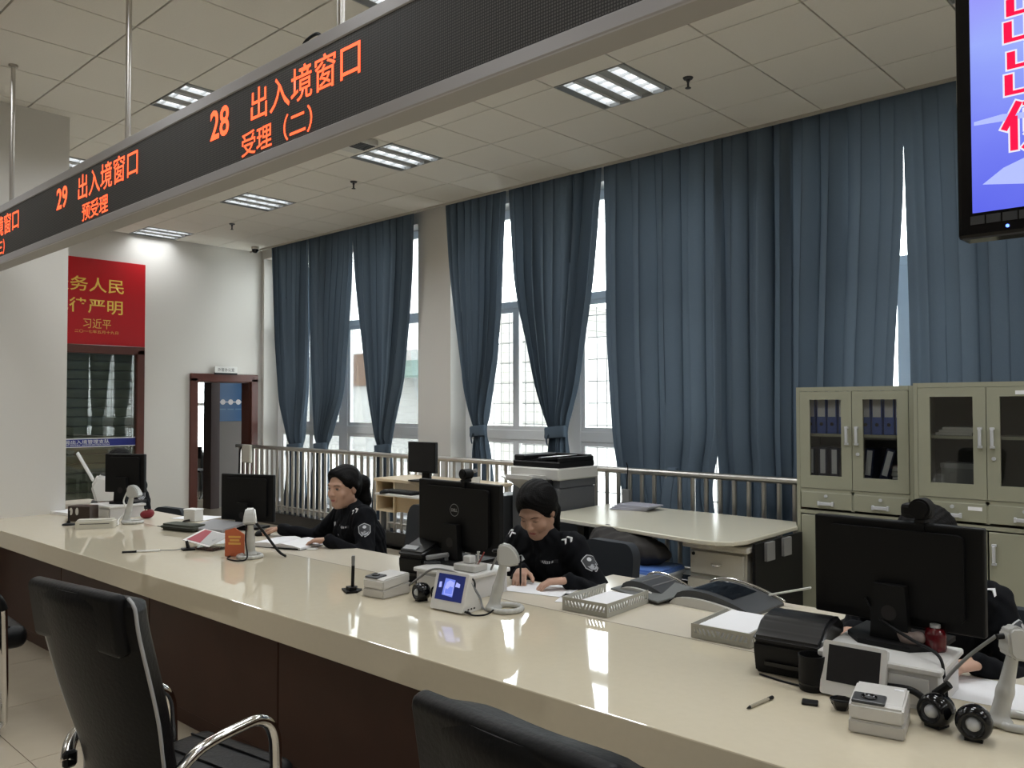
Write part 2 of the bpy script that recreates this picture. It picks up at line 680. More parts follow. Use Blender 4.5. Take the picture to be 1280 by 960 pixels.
for k, (a, b_) in enumerate(WIN):
    w = thing('window_%d' % (k + 1), '', '')
    del w['label'], w['category']
    w['kind'] = 'structure'
    c = [-9.22, -5.26, -1.25][k]
    thin = [(-10.01, -8.35), (-6.08, -4.44), (-2.08, -0.3)][k]
    f = bmesh.new()
    y = Y_PANE
    for x, wd in ((a + 0.05, 0.10), (b_ - 0.05, 0.10), (c, 0.16)):
        box(f, (x, y, (WZ0 + WZ1) / 2), (wd, 0.08, WZ1 - WZ0), bev=0.004)
    for z, hh in ((WZ0 + 0.05, 0.10), (WZ1 - 0.05, 0.10), (1.255, 0.10), (2.67, 0.075)):
        for x0, x1 in ((a + 0.1, c - 0.08), (c + 0.08, b_ - 0.1)):
            box(f, ((x0 + x1) / 2, y, z), (x1 - x0, 0.075, hh), bev=0.003)
    obj('window_frame', f, M_ALU, w)
    for (x0, x1), tx in (((a + 0.1, c - 0.08), thin[0]), ((c + 0.08, b_ - 0.1), thin[1])):
        for xa, xb in ((x0, tx), (tx, x1)):
            for za, zb in ((WZ0 + 0.1, 1.205), (1.305, 2.632)):
                s = bmesh.new()
                for xx in (xa + 0.022, xb - 0.022):
                    box(s, (xx, y, (za + zb) / 2), (0.044, 0.05, zb - za))
                for zz in (za + 0.022, zb - 0.022):
                    box(s, ((xa + xb) / 2, y, zz), (xb - xa - 0.088, 0.05, 0.044))
                so = obj('sash', s, M_ALU, w)
                obj('pane', B(((xa + xb) / 2, y, (za + zb) / 2), (xb - xa - 0.08, 0.006, zb - za - 0.08)), M_GLASS, so)
        obj('upper_pane', B(((x0 + x1) / 2, y, 3.16), (x1 - x0, 0.006, 0.90)), M_GLASS, w)
    obj('window_sill', BB(a, b_, 6.36, 6.58, WZ0, WZ0 + 0.02, bev=0.004), M_ALU, w)

# wall on the far end with the shutter window and the doorway
_bm = bmesh.new()
for y0, y1, z0, z1 in ((-7, 2.75, 0, 4), (2.75, 4.55, 2.25, 4), (4.55, 5.36, 0, 4), (5.36, 6.18, 1.93, 4), (6.18, 6.72, 0, 4)):
    box(_bm, (XL - 0.1, (y0 + y1) / 2, (z0 + z1) / 2), (0.2, y1 - y0, z1 - z0))
struct('wall_left', _bm, M_WALL)
struct('wall_right', BB(5.0, 5.2, -7.2, 6.7, 0, 4), M_WALL)
struct('wall_back', BB(-11.13, 5.2, -7.2, -7.0, 0, 4), M_WALL)
struct('baseboard_left', BB(XL, XL + 0.015, 4.66, 5.25, 0, 0.1), M_REDWOOD)
column = struct('column', BB(-7.55, -6.83, 1.25, 2.31, 0, CEIL), M_WALL)

# corridor and office beyond the doorway
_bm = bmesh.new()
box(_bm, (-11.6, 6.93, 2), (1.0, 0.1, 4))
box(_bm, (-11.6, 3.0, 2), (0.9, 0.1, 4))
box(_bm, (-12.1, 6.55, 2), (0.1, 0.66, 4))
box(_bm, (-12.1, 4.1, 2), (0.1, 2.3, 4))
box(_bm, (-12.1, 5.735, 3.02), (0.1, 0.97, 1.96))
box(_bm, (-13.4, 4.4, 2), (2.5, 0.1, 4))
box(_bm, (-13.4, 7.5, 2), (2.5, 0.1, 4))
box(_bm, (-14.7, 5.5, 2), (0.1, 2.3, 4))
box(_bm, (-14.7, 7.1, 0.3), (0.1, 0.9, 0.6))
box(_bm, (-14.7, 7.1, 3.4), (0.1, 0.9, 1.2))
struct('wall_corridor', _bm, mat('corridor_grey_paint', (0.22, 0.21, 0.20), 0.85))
struct('ceiling_corridor', BB(-14.8, -11.13, 2.9, 7.6, 3.0, 3.1), M_WALL)
light_area('corridor_fill_light', (-11.6, 5.6, 2.95), (0, 0, 0), 0.5, 1.0, 2.2, (1, 0.97, 0.92))  # added fill with no visible fitting, lifts the corridor and its blue poster
_w = thing('window_4', '', '')
del _w['label'], _w['category']
_w['kind'] = 'structure'
_f = bmesh.new()
for y in (6.68, 7.07, 7.42):
    box(_f, (-14.7, y, 1.7), (0.06, 0.06, 2.2))
for z in (0.63, 1.6, 2.77):
    box(_f, (-14.7, 7.05, z), (0.05, 0.8, 0.06))
obj('window_frame', _f, M_ALU, _w)
obj('pane', BB(-14.704, -14.698, 6.7, 7.42, 0.65, 2.75), M_GLASS, _w)
_f = bmesh.new()
for y in (5.25, 6.16):
    box(_f, (-12.06, y, 1.1), (0.24, 0.14, 2.2))
box(_f, (-12.06, 5.705, 2.13), (0.24, 0.77, 0.14))
struct('door_2', _f, mat('door_dark_wood', (0.030, 0.012, 0.009), 0.4))

# doorway casing
door = thing('door_1', '', '')
del door['label'], door['category']
door['kind'] = 'structure'
_f = bmesh.new()
for y0, y1 in ((5.26, 5.37), (6.17, 6.28)):
    box(_f, (XL + 0.012, (y0 + y1) / 2, 0.98), (0.045, y1 - y0, 1.96), bev=0.008)
box(_f, (XL + 0.012, 5.77, 1.965), (0.045, 1.02, 0.11), bev=0.008)
obj('door_casing', _f, M_REDWOOD, door)
_f = bmesh.new()
for y in (5.375, 6.165):
    box(_f, (XL - 0.11, y, 0.955), (0.2, 0.03, 1.91))
box(_f, (XL - 0.11, 5.77, 1.915), (0.2, 0.76, 0.03))
obj('door_jamb', _f, M_REDWOOD, door)

# roller shutter behind glass in a red-brown frame
sh = thing('shutter_window', 'dark metal roller shutter behind glass in a red-brown frame below the red poster', 'shutter window', (XL, 3.65, 0))
_f = bmesh.new()
for y0, y1 in ((-0.95, -0.87), (0.885, 0.985)):
    box(_f, (0.0, (y0 + y1) / 2, 1.15), (0.08, y1 - y0, 2.3), bev=0.008)
box(_f, (0.0, 0.017, 2.29), (0.08, 1.935, 0.11), bev=0.008)
obj('frame', _f, M_REDWOOD, sh)
obj('pane', BB(-0.02, -0.012, -0.87, 0.885, 0.02, 2.235), glass('shutter_glass', (0.9, 0.93, 0.9), 0.10), sh)
M_SHUT = mat('shutter_metal', (0.115, 0.125, 0.095), 0.45, noise=0.1, nscale=10)
for k in range(19):
    s = bmesh.new()
    prism(s, [(-0.014, 0.0), (0.012, 0.012), (0.016, 0.06), (0.012, 0.105), (-0.014, 0.114)], -0.88, 0.88, Matrix(((1, 0, 0, 0), (0, 0, 1, 0), (0, 1, 0, 0), (0, 0, 0, 1))))
    obj('slat', s, M_SHUT, sh, loc=(-0.10, 0, 0.02 + 0.118 * k))
st = obj('blue_strip', BB(-0.008, -0.004, -0.87, 0.885, 1.065, 1.165), mat('strip_blue', (0.016, 0.025, 0.20), 0.3), sh)
_b = bmesh.new()
box(_b, (-0.003, 0.0075, 1.165), (0.002, 1.755, 0.010))
box(_b, (-0.003, 0.0075, 1.063), (0.002, 1.755, 0.008))
obj('white_line', _b, M_PAPER, st)
lettering('公安局出入境管理支队', M_PAPER, st, -0.002, -0.10, 1.10, 0.05, 0.66, '+x')
lettering('EXIT AND ENTRY ADMINISTRATION', M_PAPER, st, -0.002, -0.10, 1.078, 0.016, 0.66, '+x')

# red poster
po = thing('red_poster', 'glossy red wall poster with golden calligraphy above the shutter window', 'poster', (XL, 3.65, 2.345))
obj('board', BB(0.002, 0.014, -0.9, 0.99, 0.0, 1.085), M_RED, po)
M_GOLD2 = mat('letter_gold_small', (0.75, 0.5, 0.12), 0.4)
lettering('服务人民', M_GOLD, po, 0.0155, -0.16, 0.665, 0.185, 0.875, '+x', bold=0.0015)
lettering('纪律严明', M_GOLD, po, 0.0155, -0.16, 0.395, 0.185, 0.862, '+x', bold=0.0015)
lettering('习近平', M_GOLD2, po, 0.0155, 0.225, 0.205, 0.125, 0.335, '+x', bold=0.0)
lettering('二〇一七年五月十九日', M_GOLD2, po, 0.0155, 0.125, 0.145, 0.038, 0.525, '+x')

# plaque above the doorway
pl = thing('door_plaque', 'small white and black name plaque over the doorway', 'sign', (XL, 5.77, 1.99))
obj('plate', BB(0.03, 0.045, -0.17, 0.17, 0.045, 0.135, bev=0.003), M_WHITEP, pl)
obj('lower_band', BB(0.03, 0.046, -0.17, 0.17, 0.02, 0.045), M_BLACKP, pl)
obj('bracket', BB(0.0, 0.03, -0.1, 0.1, 0.03, 0.12), M_BLACKP, pl)
lettering('外管办公室', M_BLACKP, pl, 0.0462, -0.125, 0.065, 0.05, 0.25, '+x')

# blue poster in the corridor
bp = thing('blue_poster', 'blue notice poster with three white discs on a line, seen through the doorway', 'poster', (-12.05, 6.50, 1.33))
obj('board', BB(0.0, 0.012, -0.25, 0.30, 0, 0.62), mat('poster_blue', (0.018, 0.10, 0.24), 0.4), bp)
obj('line', BB(0.012, 0.014, -0.24, 0.29, 0.293, 0.307), M_PAPER, bp)
for k, y in enumerate((-0.17, -0.04, 0.09)):
    d = bmesh.new()
    cyl(d, (0.012, y, 0.30), (0.016, y, 0.30), 0.042, n=20)
    obj('disc', d, M_PAPER, bp)
    obj('caption', BB(0.012, 0.0135, y - 0.05, y + 0.05, 0.18, 0.195), mat('caption_blue', (0.12, 0.25, 0.4), 0.5), bp)

# outside: pale paved ground, opposite building, security grille
struct('ground', BB(-40, 12, 7.7, 34, -0.4, -0.3), mat('outside_paving', (0.75, 0.75, 0.73), 0.9))
bd = thing('building', 'pale building across the yard outside the windows, with a tiled block', 'building', (-17, 17, -0.3))
obj('wall', BB(-14, 10, 0.6, 4, 0, 3.7), mat('outside_render', (0.42, 0.42, 0.41), 0.8), bd)


def tile_wall():
    m = mat('outside_tile', (0.2, 0.2, 0.195), 0.8)
    nt = m.node_tree
    br = nt.nodes.new('ShaderNodeTexBrick')
    br.offset = 0.0
    br.inputs['Color1'].default_value = (0.205, 0.20, 0.185, 1)
    br.inputs['Color2'].default_value = (0.185, 0.18, 0.165, 1)
    br.inputs['Mortar'].default_value = (0.10, 0.095, 0.085, 1)
    br.inputs['Scale'].default_value = 1.0
    br.inputs['Mortar Size'].default_value = 0.012
    br.inputs['Brick Width'].default_value = 0.42
    br.inputs['Row Height'].default_value = 0.28
    tc = nt.nodes.new('ShaderNodeTexCoord')
    sp = nt.nodes.new('ShaderNodeSeparateXYZ')
    cb = nt.nodes.new('ShaderNodeCombineXYZ')
    nt.links.new(tc.outputs['Object'], sp.inputs[0])
    nt.links.new(sp.outputs['X'], cb.inputs['X'])
    nt.links.new(sp.outputs['Z'], cb.inputs['Y'])
    nt.links.new(cb.outputs[0], br.inputs['Vector'])
    nt.links.new(br.outputs['Color'], nt.nodes['Principled BSDF'].inputs['Base Color'])
    return m


obj('tiled_block', BB(0.7, 3.1, 0.0, 3.5, 0, 4.6), tile_wall(), bd)
obj('brown_panel', BB(-8.0, -6.1, 0.45, 0.6, 2.55, 3.65), mat('outside_brown', (0.15, 0.092, 0.06), 0.8), bd)
_b = bmesh.new()
prism(_b, [(0.6, 0.55), (-0.3, 0.0), (-0.3, -0.06), (0.6, 0.45)], -4.6, -1.6, Matrix(((0, 0, 1, 0), (1, 0, 0, 0), (0, 1, 0, 2.8), (0, 0, 0, 1))))
obj('awning', _b, mat('awning_green', (0.14, 0.20, 0.175), 0.7), bd)
gr = thing('security_grille', 'thin metal security grille outside the middle window', 'grille', (-5.26, 7.05, 0))
_b = bmesh.new()
for k in range(26):
    box(_b, (-1.6 + k * 0.128, 0, 1.35), (0.009, 0.009, 2.9))
for k in range(13):
    box(_b, (0, 0, -0.05 + k * 0.235), (3.22, 0.012, 0.012))
_o = obj('bars', _b, M_MIDG, gr)
_o['kind'] = 'stuff'
_b = bmesh.new()
for x in (-1.6, 1.6):
    box(_b, (x, -0.165, 0.25), (0.03, 0.33, 0.03))
    box(_b, (x, -0.165, 2.6), (0.03, 0.33, 0.03))
obj('bracket', _b, M_MIDG, gr)

# ================================================================== CEILING FITTINGS
M_LAMPREF = mat('lamp_reflector', (0.80, 0.82, 0.84), 0.35)
M_LAMPPAN = mat('lamp_pan_grey', (0.30, 0.31, 0.31), 0.5)
M_LAMPT = mat('lamp_tube', (0.9, 0.9, 0.9), 0.4, emit=(0.92, 0.97, 1.0), estr=1.25)


def make_light():
    t = thing('ceiling_light', '', 'ceiling light', (0, 0, CEIL), 0, 'recessed louvre ceiling lights')
    p = bmesh.new()
    box(p, (0, 0, 0.085), (0.592, 0.592, 0.01))
    for s in (-1, 1):
        box(p, (s * 0.292, 0, 0.04), (0.008, 0.592, 0.085))
        box(p, (0, s * 0.292, 0.04), (0.576, 0.008, 0.085))
    for x in (-0.098, 0.098):
        box(p, (x, 0, 0.022), (0.088, 0.572, 0.006))
    obj('housing', p, M_LAMPPAN, t)
    for x in (-0.192, 0.0, 0.192):
        b = bmesh.new()
        box(b, (x, 0, 0.030), (0.086, 0.562, 0.008), bev=0.003)
        obj('lamp_strip', b, M_LAMPT, t)
        b = bmesh.new()
        for s in (-1, 1):
            box(b, (x + s * 0.047, 0, 0.024), (0.003, 0.57, 0.04), rot=(0, s * 0.15, 0))
        for k in range(5):
            box(b, (x, -0.24 + k * 0.12, 0.014), (0.088, 0.004, 0.022))
        obj('louvre', b, M_LAMPREF, t)
    return t


LAMP = 16.0
_l0 = None
for n, (i, j) in enumerate(LIGHT_CELLS):
    x, y = CX0 + 0.6 * i + 0.3, CY0 + 0.6 * j + 0.3
    if x > 4.7 or x < XL:
        continue
    if j >= -3 and i <= 2:
        if _l0 is None:
            _l0 = make_light()
            L = _l0
        else:
            L = copy_tree(_l0)
        L.location = (x, y, CEIL)
        row = 'curtain-side' if j == 0 else 'room-side'
        order = {-14: 'first', -10: 'second', -6: 'third', -2: 'fourth', 2: 'fifth'}[i]
        if (i, j) == (-2, 0):
            order = 'brightest, fourth'
        L['label'] = 'recessed ceiling light in the %s row, %s from the white end wall' % (row, order)
    light_area('lamp_light', (x, y, CEIL - 0.012), (0, 0, 0), 0.56, 0.56, LAMP * (1.0 if j >= -3 else 0.6 if j == -6 else 0.3) * (0.35 if i == -14 else 1.0), (0.95, 0.98, 1.0), spread=radians(150))

_s0 = None
for n, (x, y, lb) in enumerate(((-2.923, 4.911, 'brass ceiling sprinkler near the brightest ceiling light'), (-6.739, 4.921, 'small ceiling sprinkler between two ceiling lights, beyond the LED sign'), (-9.403, 5.049, 'tiny ceiling sprinkler by the white end wall'))):
    if _s0 is None:
        _s0 = thing('ceiling_sprinkler', lb, 'sprinkler', (x, y, CEIL), 0, 'ceiling sprinklers')
        b = bmesh.new()
        lathe(b, [(0, 0), (0.036, -0.001), (0.03, -0.012), (0.012, -0.014), (0.012, -0.03), (0, -0.03)], 16)
        obj('escutcheon', b, M_DARKG, _s0, smooth=30)
        b = bmesh.new()
        cyl(b, (0, 0, -0.03), (0, 0, -0.07), 0.008, n=10)
        cyl(b, (0, 0, -0.07), (0, 0, -0.074), 0.02, n=12)
        obj('head', b, M_DARKG, _s0)
    else:
        dup(_s0, (x, y, CEIL), 0, lb)
cc = thing('dome_camera', 'small black dome camera on the ceiling in the corner by the curtains', 'security camera', (-10.55, 6.02, CEIL))
b = bmesh.new()
lathe(b, [(0, 0), (0.055, 0), (0.055, -0.03), (0.05, -0.035), (0, -0.035)], 20)
obj('mount', b, M_LIGHTG, cc)
b = bmesh.new()
lathe(b, [(0.047, -0.034), (0.045, -0.06), (0.03, -0.082), (0, -0.09)], 20)
obj('dome', b, M_BLACKG, cc, smooth=True)
ve = thing('ceiling_vent', 'small grey grille box on the ceiling just past the LED sign', 'vent', (-5.69, 4.20, CEIL))
obj('vent_body', BB(-0.16, 0.16, -0.09, 0.09, -0.05, 0, bev=0.005), M_LIGHTG, ve)
for k in range(6):
    obj('slat', BB(-0.02 + k * 0.028, -0.004 + k * 0.028, -0.075, 0.075, -0.055, -0.048), M_DARKG, ve)

# ================================================================== LED SIGN
YS = 1.633
led = thing('led_sign', 'long black LED sign with red lettering hung over the counter', 'sign', (-3.2, 1.69, 2.50))
X0, X1 = -3.55, 3.9
M_SIGNF = mat('sign_frame_silver', (0.46, 0.45, 0.46), 0.35, metal=0.35)
M_SIGNU = mat('sign_underside', (0.36, 0.34, 0.31), 0.6)
obj('housing', BB(X0, X1, -0.045, 0.055, 0.004, 0.375), M_SIGNU, led)
b = bmesh.new()
box(b, ((X0 + X1) / 2, -0.05, 0.021), (X1 - X0, 0.016, 0.045), bev=0.004)
box(b, ((X0 + X1) / 2, -0.05, 0.352), (X1 - X0, 0.016, 0.05), bev=0.004)
for x in (X0 + 0.02, X1 - 0.02):
    box(b, (x, -0.05, 0.187), (0.04, 0.014, 0.284))
obj('frame', b, M_SIGNF, led)


def led_panel():
    m = bpy.data.materials.new('led_panel_dots')
    m.use_nodes = True
    nt = m.node_tree
    bs = nt.nodes['Principled BSDF']
    bs.inputs['Roughness'].default_value = 0.6
    tc = nt.nodes.new('ShaderNodeTexCoord')
    mp = nt.nodes.new('ShaderNodeMapping')
    mp.inputs['Scale'].default_value = (110, 110, 110)
    v = nt.nodes.new('ShaderNodeVectorMath')
    v.operation = 'FRACTION'
    s = nt.nodes.new('ShaderNodeVectorMath')
    s.operation = 'SUBTRACT'
    s.inputs[1].default_value = (0.5, 0.5, 0.5)
    mu = nt.nodes.new('ShaderNodeVectorMath')
    mu.operation = 'MULTIPLY'
    mu.inputs[1].default_value = (1, 0, 1)
    ln = nt.nodes.new('ShaderNodeVectorMath')
    ln.operation = 'LENGTH'
    rp = nt.nodes.new('ShaderNodeMapRange')
    rp.inputs['From Min'].default_value = 0.25
    rp.inputs['From Max'].default_value = 0.4
    mx = nt.nodes.new('ShaderNodeMix')
    mx.data_type = 'RGBA'
    mx.inputs['A'].default_value = (0.10, 0.095, 0.09, 1)
    mx.inputs['B'].default_value = (0.020, 0.019, 0.019, 1)
    for a, c in ((tc.outputs['Object'], mp.inputs[0]), (mp.outputs[0], v.inputs[0]), (v.outputs[0], s.inputs[0]), (s.outputs[0], mu.inputs[0]),
                 (mu.outputs[0], ln.inputs[0]), (ln.outputs['Value'], rp.inputs['Value']), (rp.outputs['Result'], mx.inputs['Factor']), (mx.outputs['Result'], bs.inputs['Base Color'])):
        nt.links.new(a, c)
    return m


obj('screen', BB(X0 + 0.04, X1 - 0.04, -0.053, -0.045, 0.044, 0.328), led_panel(), led)
for s, x, z, h, w, n in (('28', -3.232, 2.672, 0.125, 0.155, 0), ('出入境窗口', -2.905, 2.675, 0.128, 0.70, 1), ('受理（二）', -2.975, 2.550, 0.098, 0.49, 1),
                         ('29', -5.026, 2.675, 0.122, 0.165, 0), ('出入境窗口', -4.70, 2.675, 0.135, 0.755, 1), ('预受理', -4.642, 2.555, 0.095, 0.345, 1),
                         ('出入境窗口', -6.44, 2.675, 0.13, 0.755, 1), ('受理（三）', -6.42, 2.552, 0.10, 0.46, 1)):
    lettering(s, M_LED, led, x + 3.2, -0.0545, z - 2.50, h, w, '-y', bold=0.0008 if n else 0.002)
for k, x in enumerate((-6.04, -4.21, -2.40, -0.58)):
    b = bmesh.new()
    cyl(b, (x + 3.2, 0.005, 0.36), (x + 3.2, 0.005, CEIL - 2.5 + 0.004), 0.014, n=12)
    r = obj('hanging_rod', b, M_STEEL, led, smooth=40)
    b = bmesh.new()
    cyl(b, (x + 3.2, 0.005, 0.373), (x + 3.2, 0.005, 0.395), 0.03, n=14)
    cyl(b, (x + 3.2, 0.005, CEIL - 2.515), (x + 3.2, 0.005, CEIL - 2.50), 0.028, n=14)
    obj('flange', b, M_STEEL, r)
b = bmesh.new()
tube(b, [(0.55, 0.0, 0.37), (0.58, 0.0, 0.42), (0.66, 0.0, 0.43), (0.70, 0.0, 0.40)], 0.006, n=6)
obj('cable', b, M_BLACKP, led)

# ================================================================== HANGING SCREEN
tv = thing('hanging_monitor', 'black flat screen showing red characters on violet blue, hung above the counter', 'monitor', (0.06, 1.77, 1.895))
obj('bezel', BB(-0.51, 0.51, -0.025, 0.035, 0.0, 0.60, bev=0.008, seg=2), M_BLACKG, tv)


def tv_mat():
    m = bpy.data.materials.new('screen_violet_blue')
    m.use_nodes = True
    nt = m.node_tree
    nt.nodes.clear()
    out = nt.nodes.new('ShaderNodeOutputMaterial')
    e = nt.nodes.new('ShaderNodeEmission')
    e.inputs['Strength'].default_value = 1.0
    tc = nt.nodes.new('ShaderNodeTexCoord')
    sx = nt.nodes.new('ShaderNodeSeparateXYZ')
    cr = nt.nodes.new('ShaderNodeValToRGB')
    el = cr.color_ramp.elements
    el[0].position, el[0].color = 0.0, (0.10, 0.12, 0.78, 1)
    el[1].position, el[1].color = 1.0, (0.30, 0.28, 0.90, 1)
    a = el.new(0.45)
    a.color = (0.20, 0.24, 0.88, 1)
    a = el.new(0.7)
    a.color = (0.32, 0.40, 0.92, 1)
    mr = nt.nodes.new('ShaderNodeMapRange')
    mr.inputs['From Min'].default_value = 0.05
    mr.inputs['From Max'].default_value = 0.56
    n = nt.nodes.new('ShaderNodeTexNoise')
    n.inputs['Scale'].default_value = 9
    ad = nt.nodes.new('ShaderNodeMath')
    ad.operation = 'MULTIPLY_ADD'
    ad.inputs[1].default_value = 0.18
    nt.links.new(tc.outputs['Object'], sx.inputs[0])
    nt.links.new(tc.outputs['Object'], n.inputs['Vector'])
    nt.links.new(sx.outputs['Z'], mr.inputs['Value'])
    nt.links.new(n.outputs['Fac'], ad.inputs[0])
    nt.links.new(mr.outputs['Result'], ad.inputs[2])
    nt.links.new(ad.outputs[0], cr.inputs['Fac'])
    nt.links.new(cr.outputs['Color'], e.inputs['Color'])
    nt.links.new(e.outputs[0], out.inputs['Surface'])
    return m


scn = obj('screen', BB(-0.483, 0.483, -0.0262, -0.024, 0.048, 0.575), tv_mat(), tv)
M_TVRED = mat('screen_red', (0.1, 0, 0), 0.5, emit=(1.0, 0.0, 0.06), estr=1.0)
M_TVW = mat('screen_white', (0.1, 0.1, 0.1), 0.5, emit=(0.85, 0.85, 1.0), estr=0.9)
M_TVM = mat('screen_mist', (0.1, 0.1, 0.1), 0.5, emit=(0.40, 0.47, 0.93), estr=1.0)
GLY = {'out': [((0.5, 0.0), (0.5, 1.0), 0.15), ((0.17, 0.56), (0.17, 0.90), 0.15), ((0.83, 0.56), (0.83, 0.90), 0.15), ((0.10, 0.585), (0.90, 0.585), 0.075),
               ((0.12, 0.02), (0.12, 0.44), 0.15), ((0.88, 0.0), (0.88, 0.44), 0.15), ((0.05, 0.055), (0.95, 0.055), 0.075)],
       'bian': [((0.30, 0.98), (0.02, 0.45), 0.13), ((0.20, 0.0), (0.20, 0.70), 0.14), ((0.36, 0.92), (1.0, 0.92), 0.07), ((0.44, 0.38), (0.44, 0.80), 0.11), ((0.92, 0.38), (0.92, 0.80), 0.11),
                ((0.40, 0.77), (0.96, 0.77), 0.06), ((0.40, 0.585), (0.96, 0.585), 0.055), ((0.40, 0.405), (0.96, 0.405), 0.06), ((0.69, 0.98), (0.66, 0.32), 0.11), ((0.66, 0.34), (0.36, 0.0), 0.10), ((0.42, 0.34), (0.62, 0.17), 0.10), ((0.60, 0.19), (1.04, 0.0), 0.13)]}


def glyph(key, x, z, s, grow, yf, m, parent):
    b = bmesh.new()
    for k, (p, q, w) in enumerate(GLY[key]):
        p, q = Vector((p[0], p[1])) * s, Vector((q[0], q[1])) * s
        d = (q - p).normalized()
        n = Vector((-d.y, d.x)) * (w * s / 2 + grow)
        p, q = p - d * grow, q + d * grow
        poly = [p + n, p - n, q - n, q + n]
        prism(b, [(x + c.x, z + c.y) for c in poly], yf - k * 0.000012, yf + 0.0002 + k * 0.000012, MX_XZ)
    return obj('lettering', b, m, parent)


for c, z in (('out', 0.356), ('out', 0.257), ('bian', 0.154)):
    glyph(c, -0.430, z, 0.091, 0.003, 0.0263, M_TVW, scn)
    glyph(c, -0.430, z, 0.091, 0.0, 0.0268, M_TVRED, scn)
for poly in ([(-0.465, 0.10), (-0.43, 0.125), (-0.36, 0.150), (-0.28, 0.14), (-0.2, 0.16), (-0.2, 0.085), (-0.35, 0.082)], [(-0.478, 0.222), (-0.43, 0.226), (-0.35, 0.215), (-0.3, 0.222), (-0.3, 0.206), (-0.4, 0.211), (-0.478, 0.215)]):
    b = bmesh.new()
    prism(b, poly, 0.02645, 0.02665, MX_XZ)
    obj('mist', b, M_TVM, scn)
for k in range(8):
    obj('control_label', BB(-0.487 + k * 0.027, -0.463 + k * 0.027, -0.0262, -0.024, 0.026, 0.042), M_DARKG, tv)
b = bmesh.new()
cyl(b, (-0.425, -0.024, 0.016), (-0.425, -0.027, 0.016), 0.003, n=10)
obj('power_lamp', b, mat('blue_lamp', (0, 0, 0.1), 0.5, emit=(0.1, 0.2, 1.0), estr=4), tv)
b = bmesh.new()
cyl(b, (0.0, 0.075, 0.2), (0.0, 0.075, CEIL - 1.895 + 0.003), 0.022, n=14)
box(b, (0, 0.045, 0.32), (0.3, 0.03, 0.25))
obj('ceiling_mount', b, M_BLACKP, tv)

# ================================================================== CURTAINS
def interp(tab, z):
    zs = [t[0] for t in tab][::-1]
    xs_ = [t[1] for t in tab][::-1]
    return float(np.interp(z, zs, xs_))


def smooth_tab(tab, n=60):
    zs = np.linspace(tab[-1][0], tab[0][0], n)
    x = np.array([interp(tab, z) for z in zs])
    for _ in range(4):
        x[1:-1] = (x[:-2] + 2 * x[1:-1] + x[2:]) / 4
    return [(z, xx) for z, xx in zip(zs[::-1], x[::-1])]


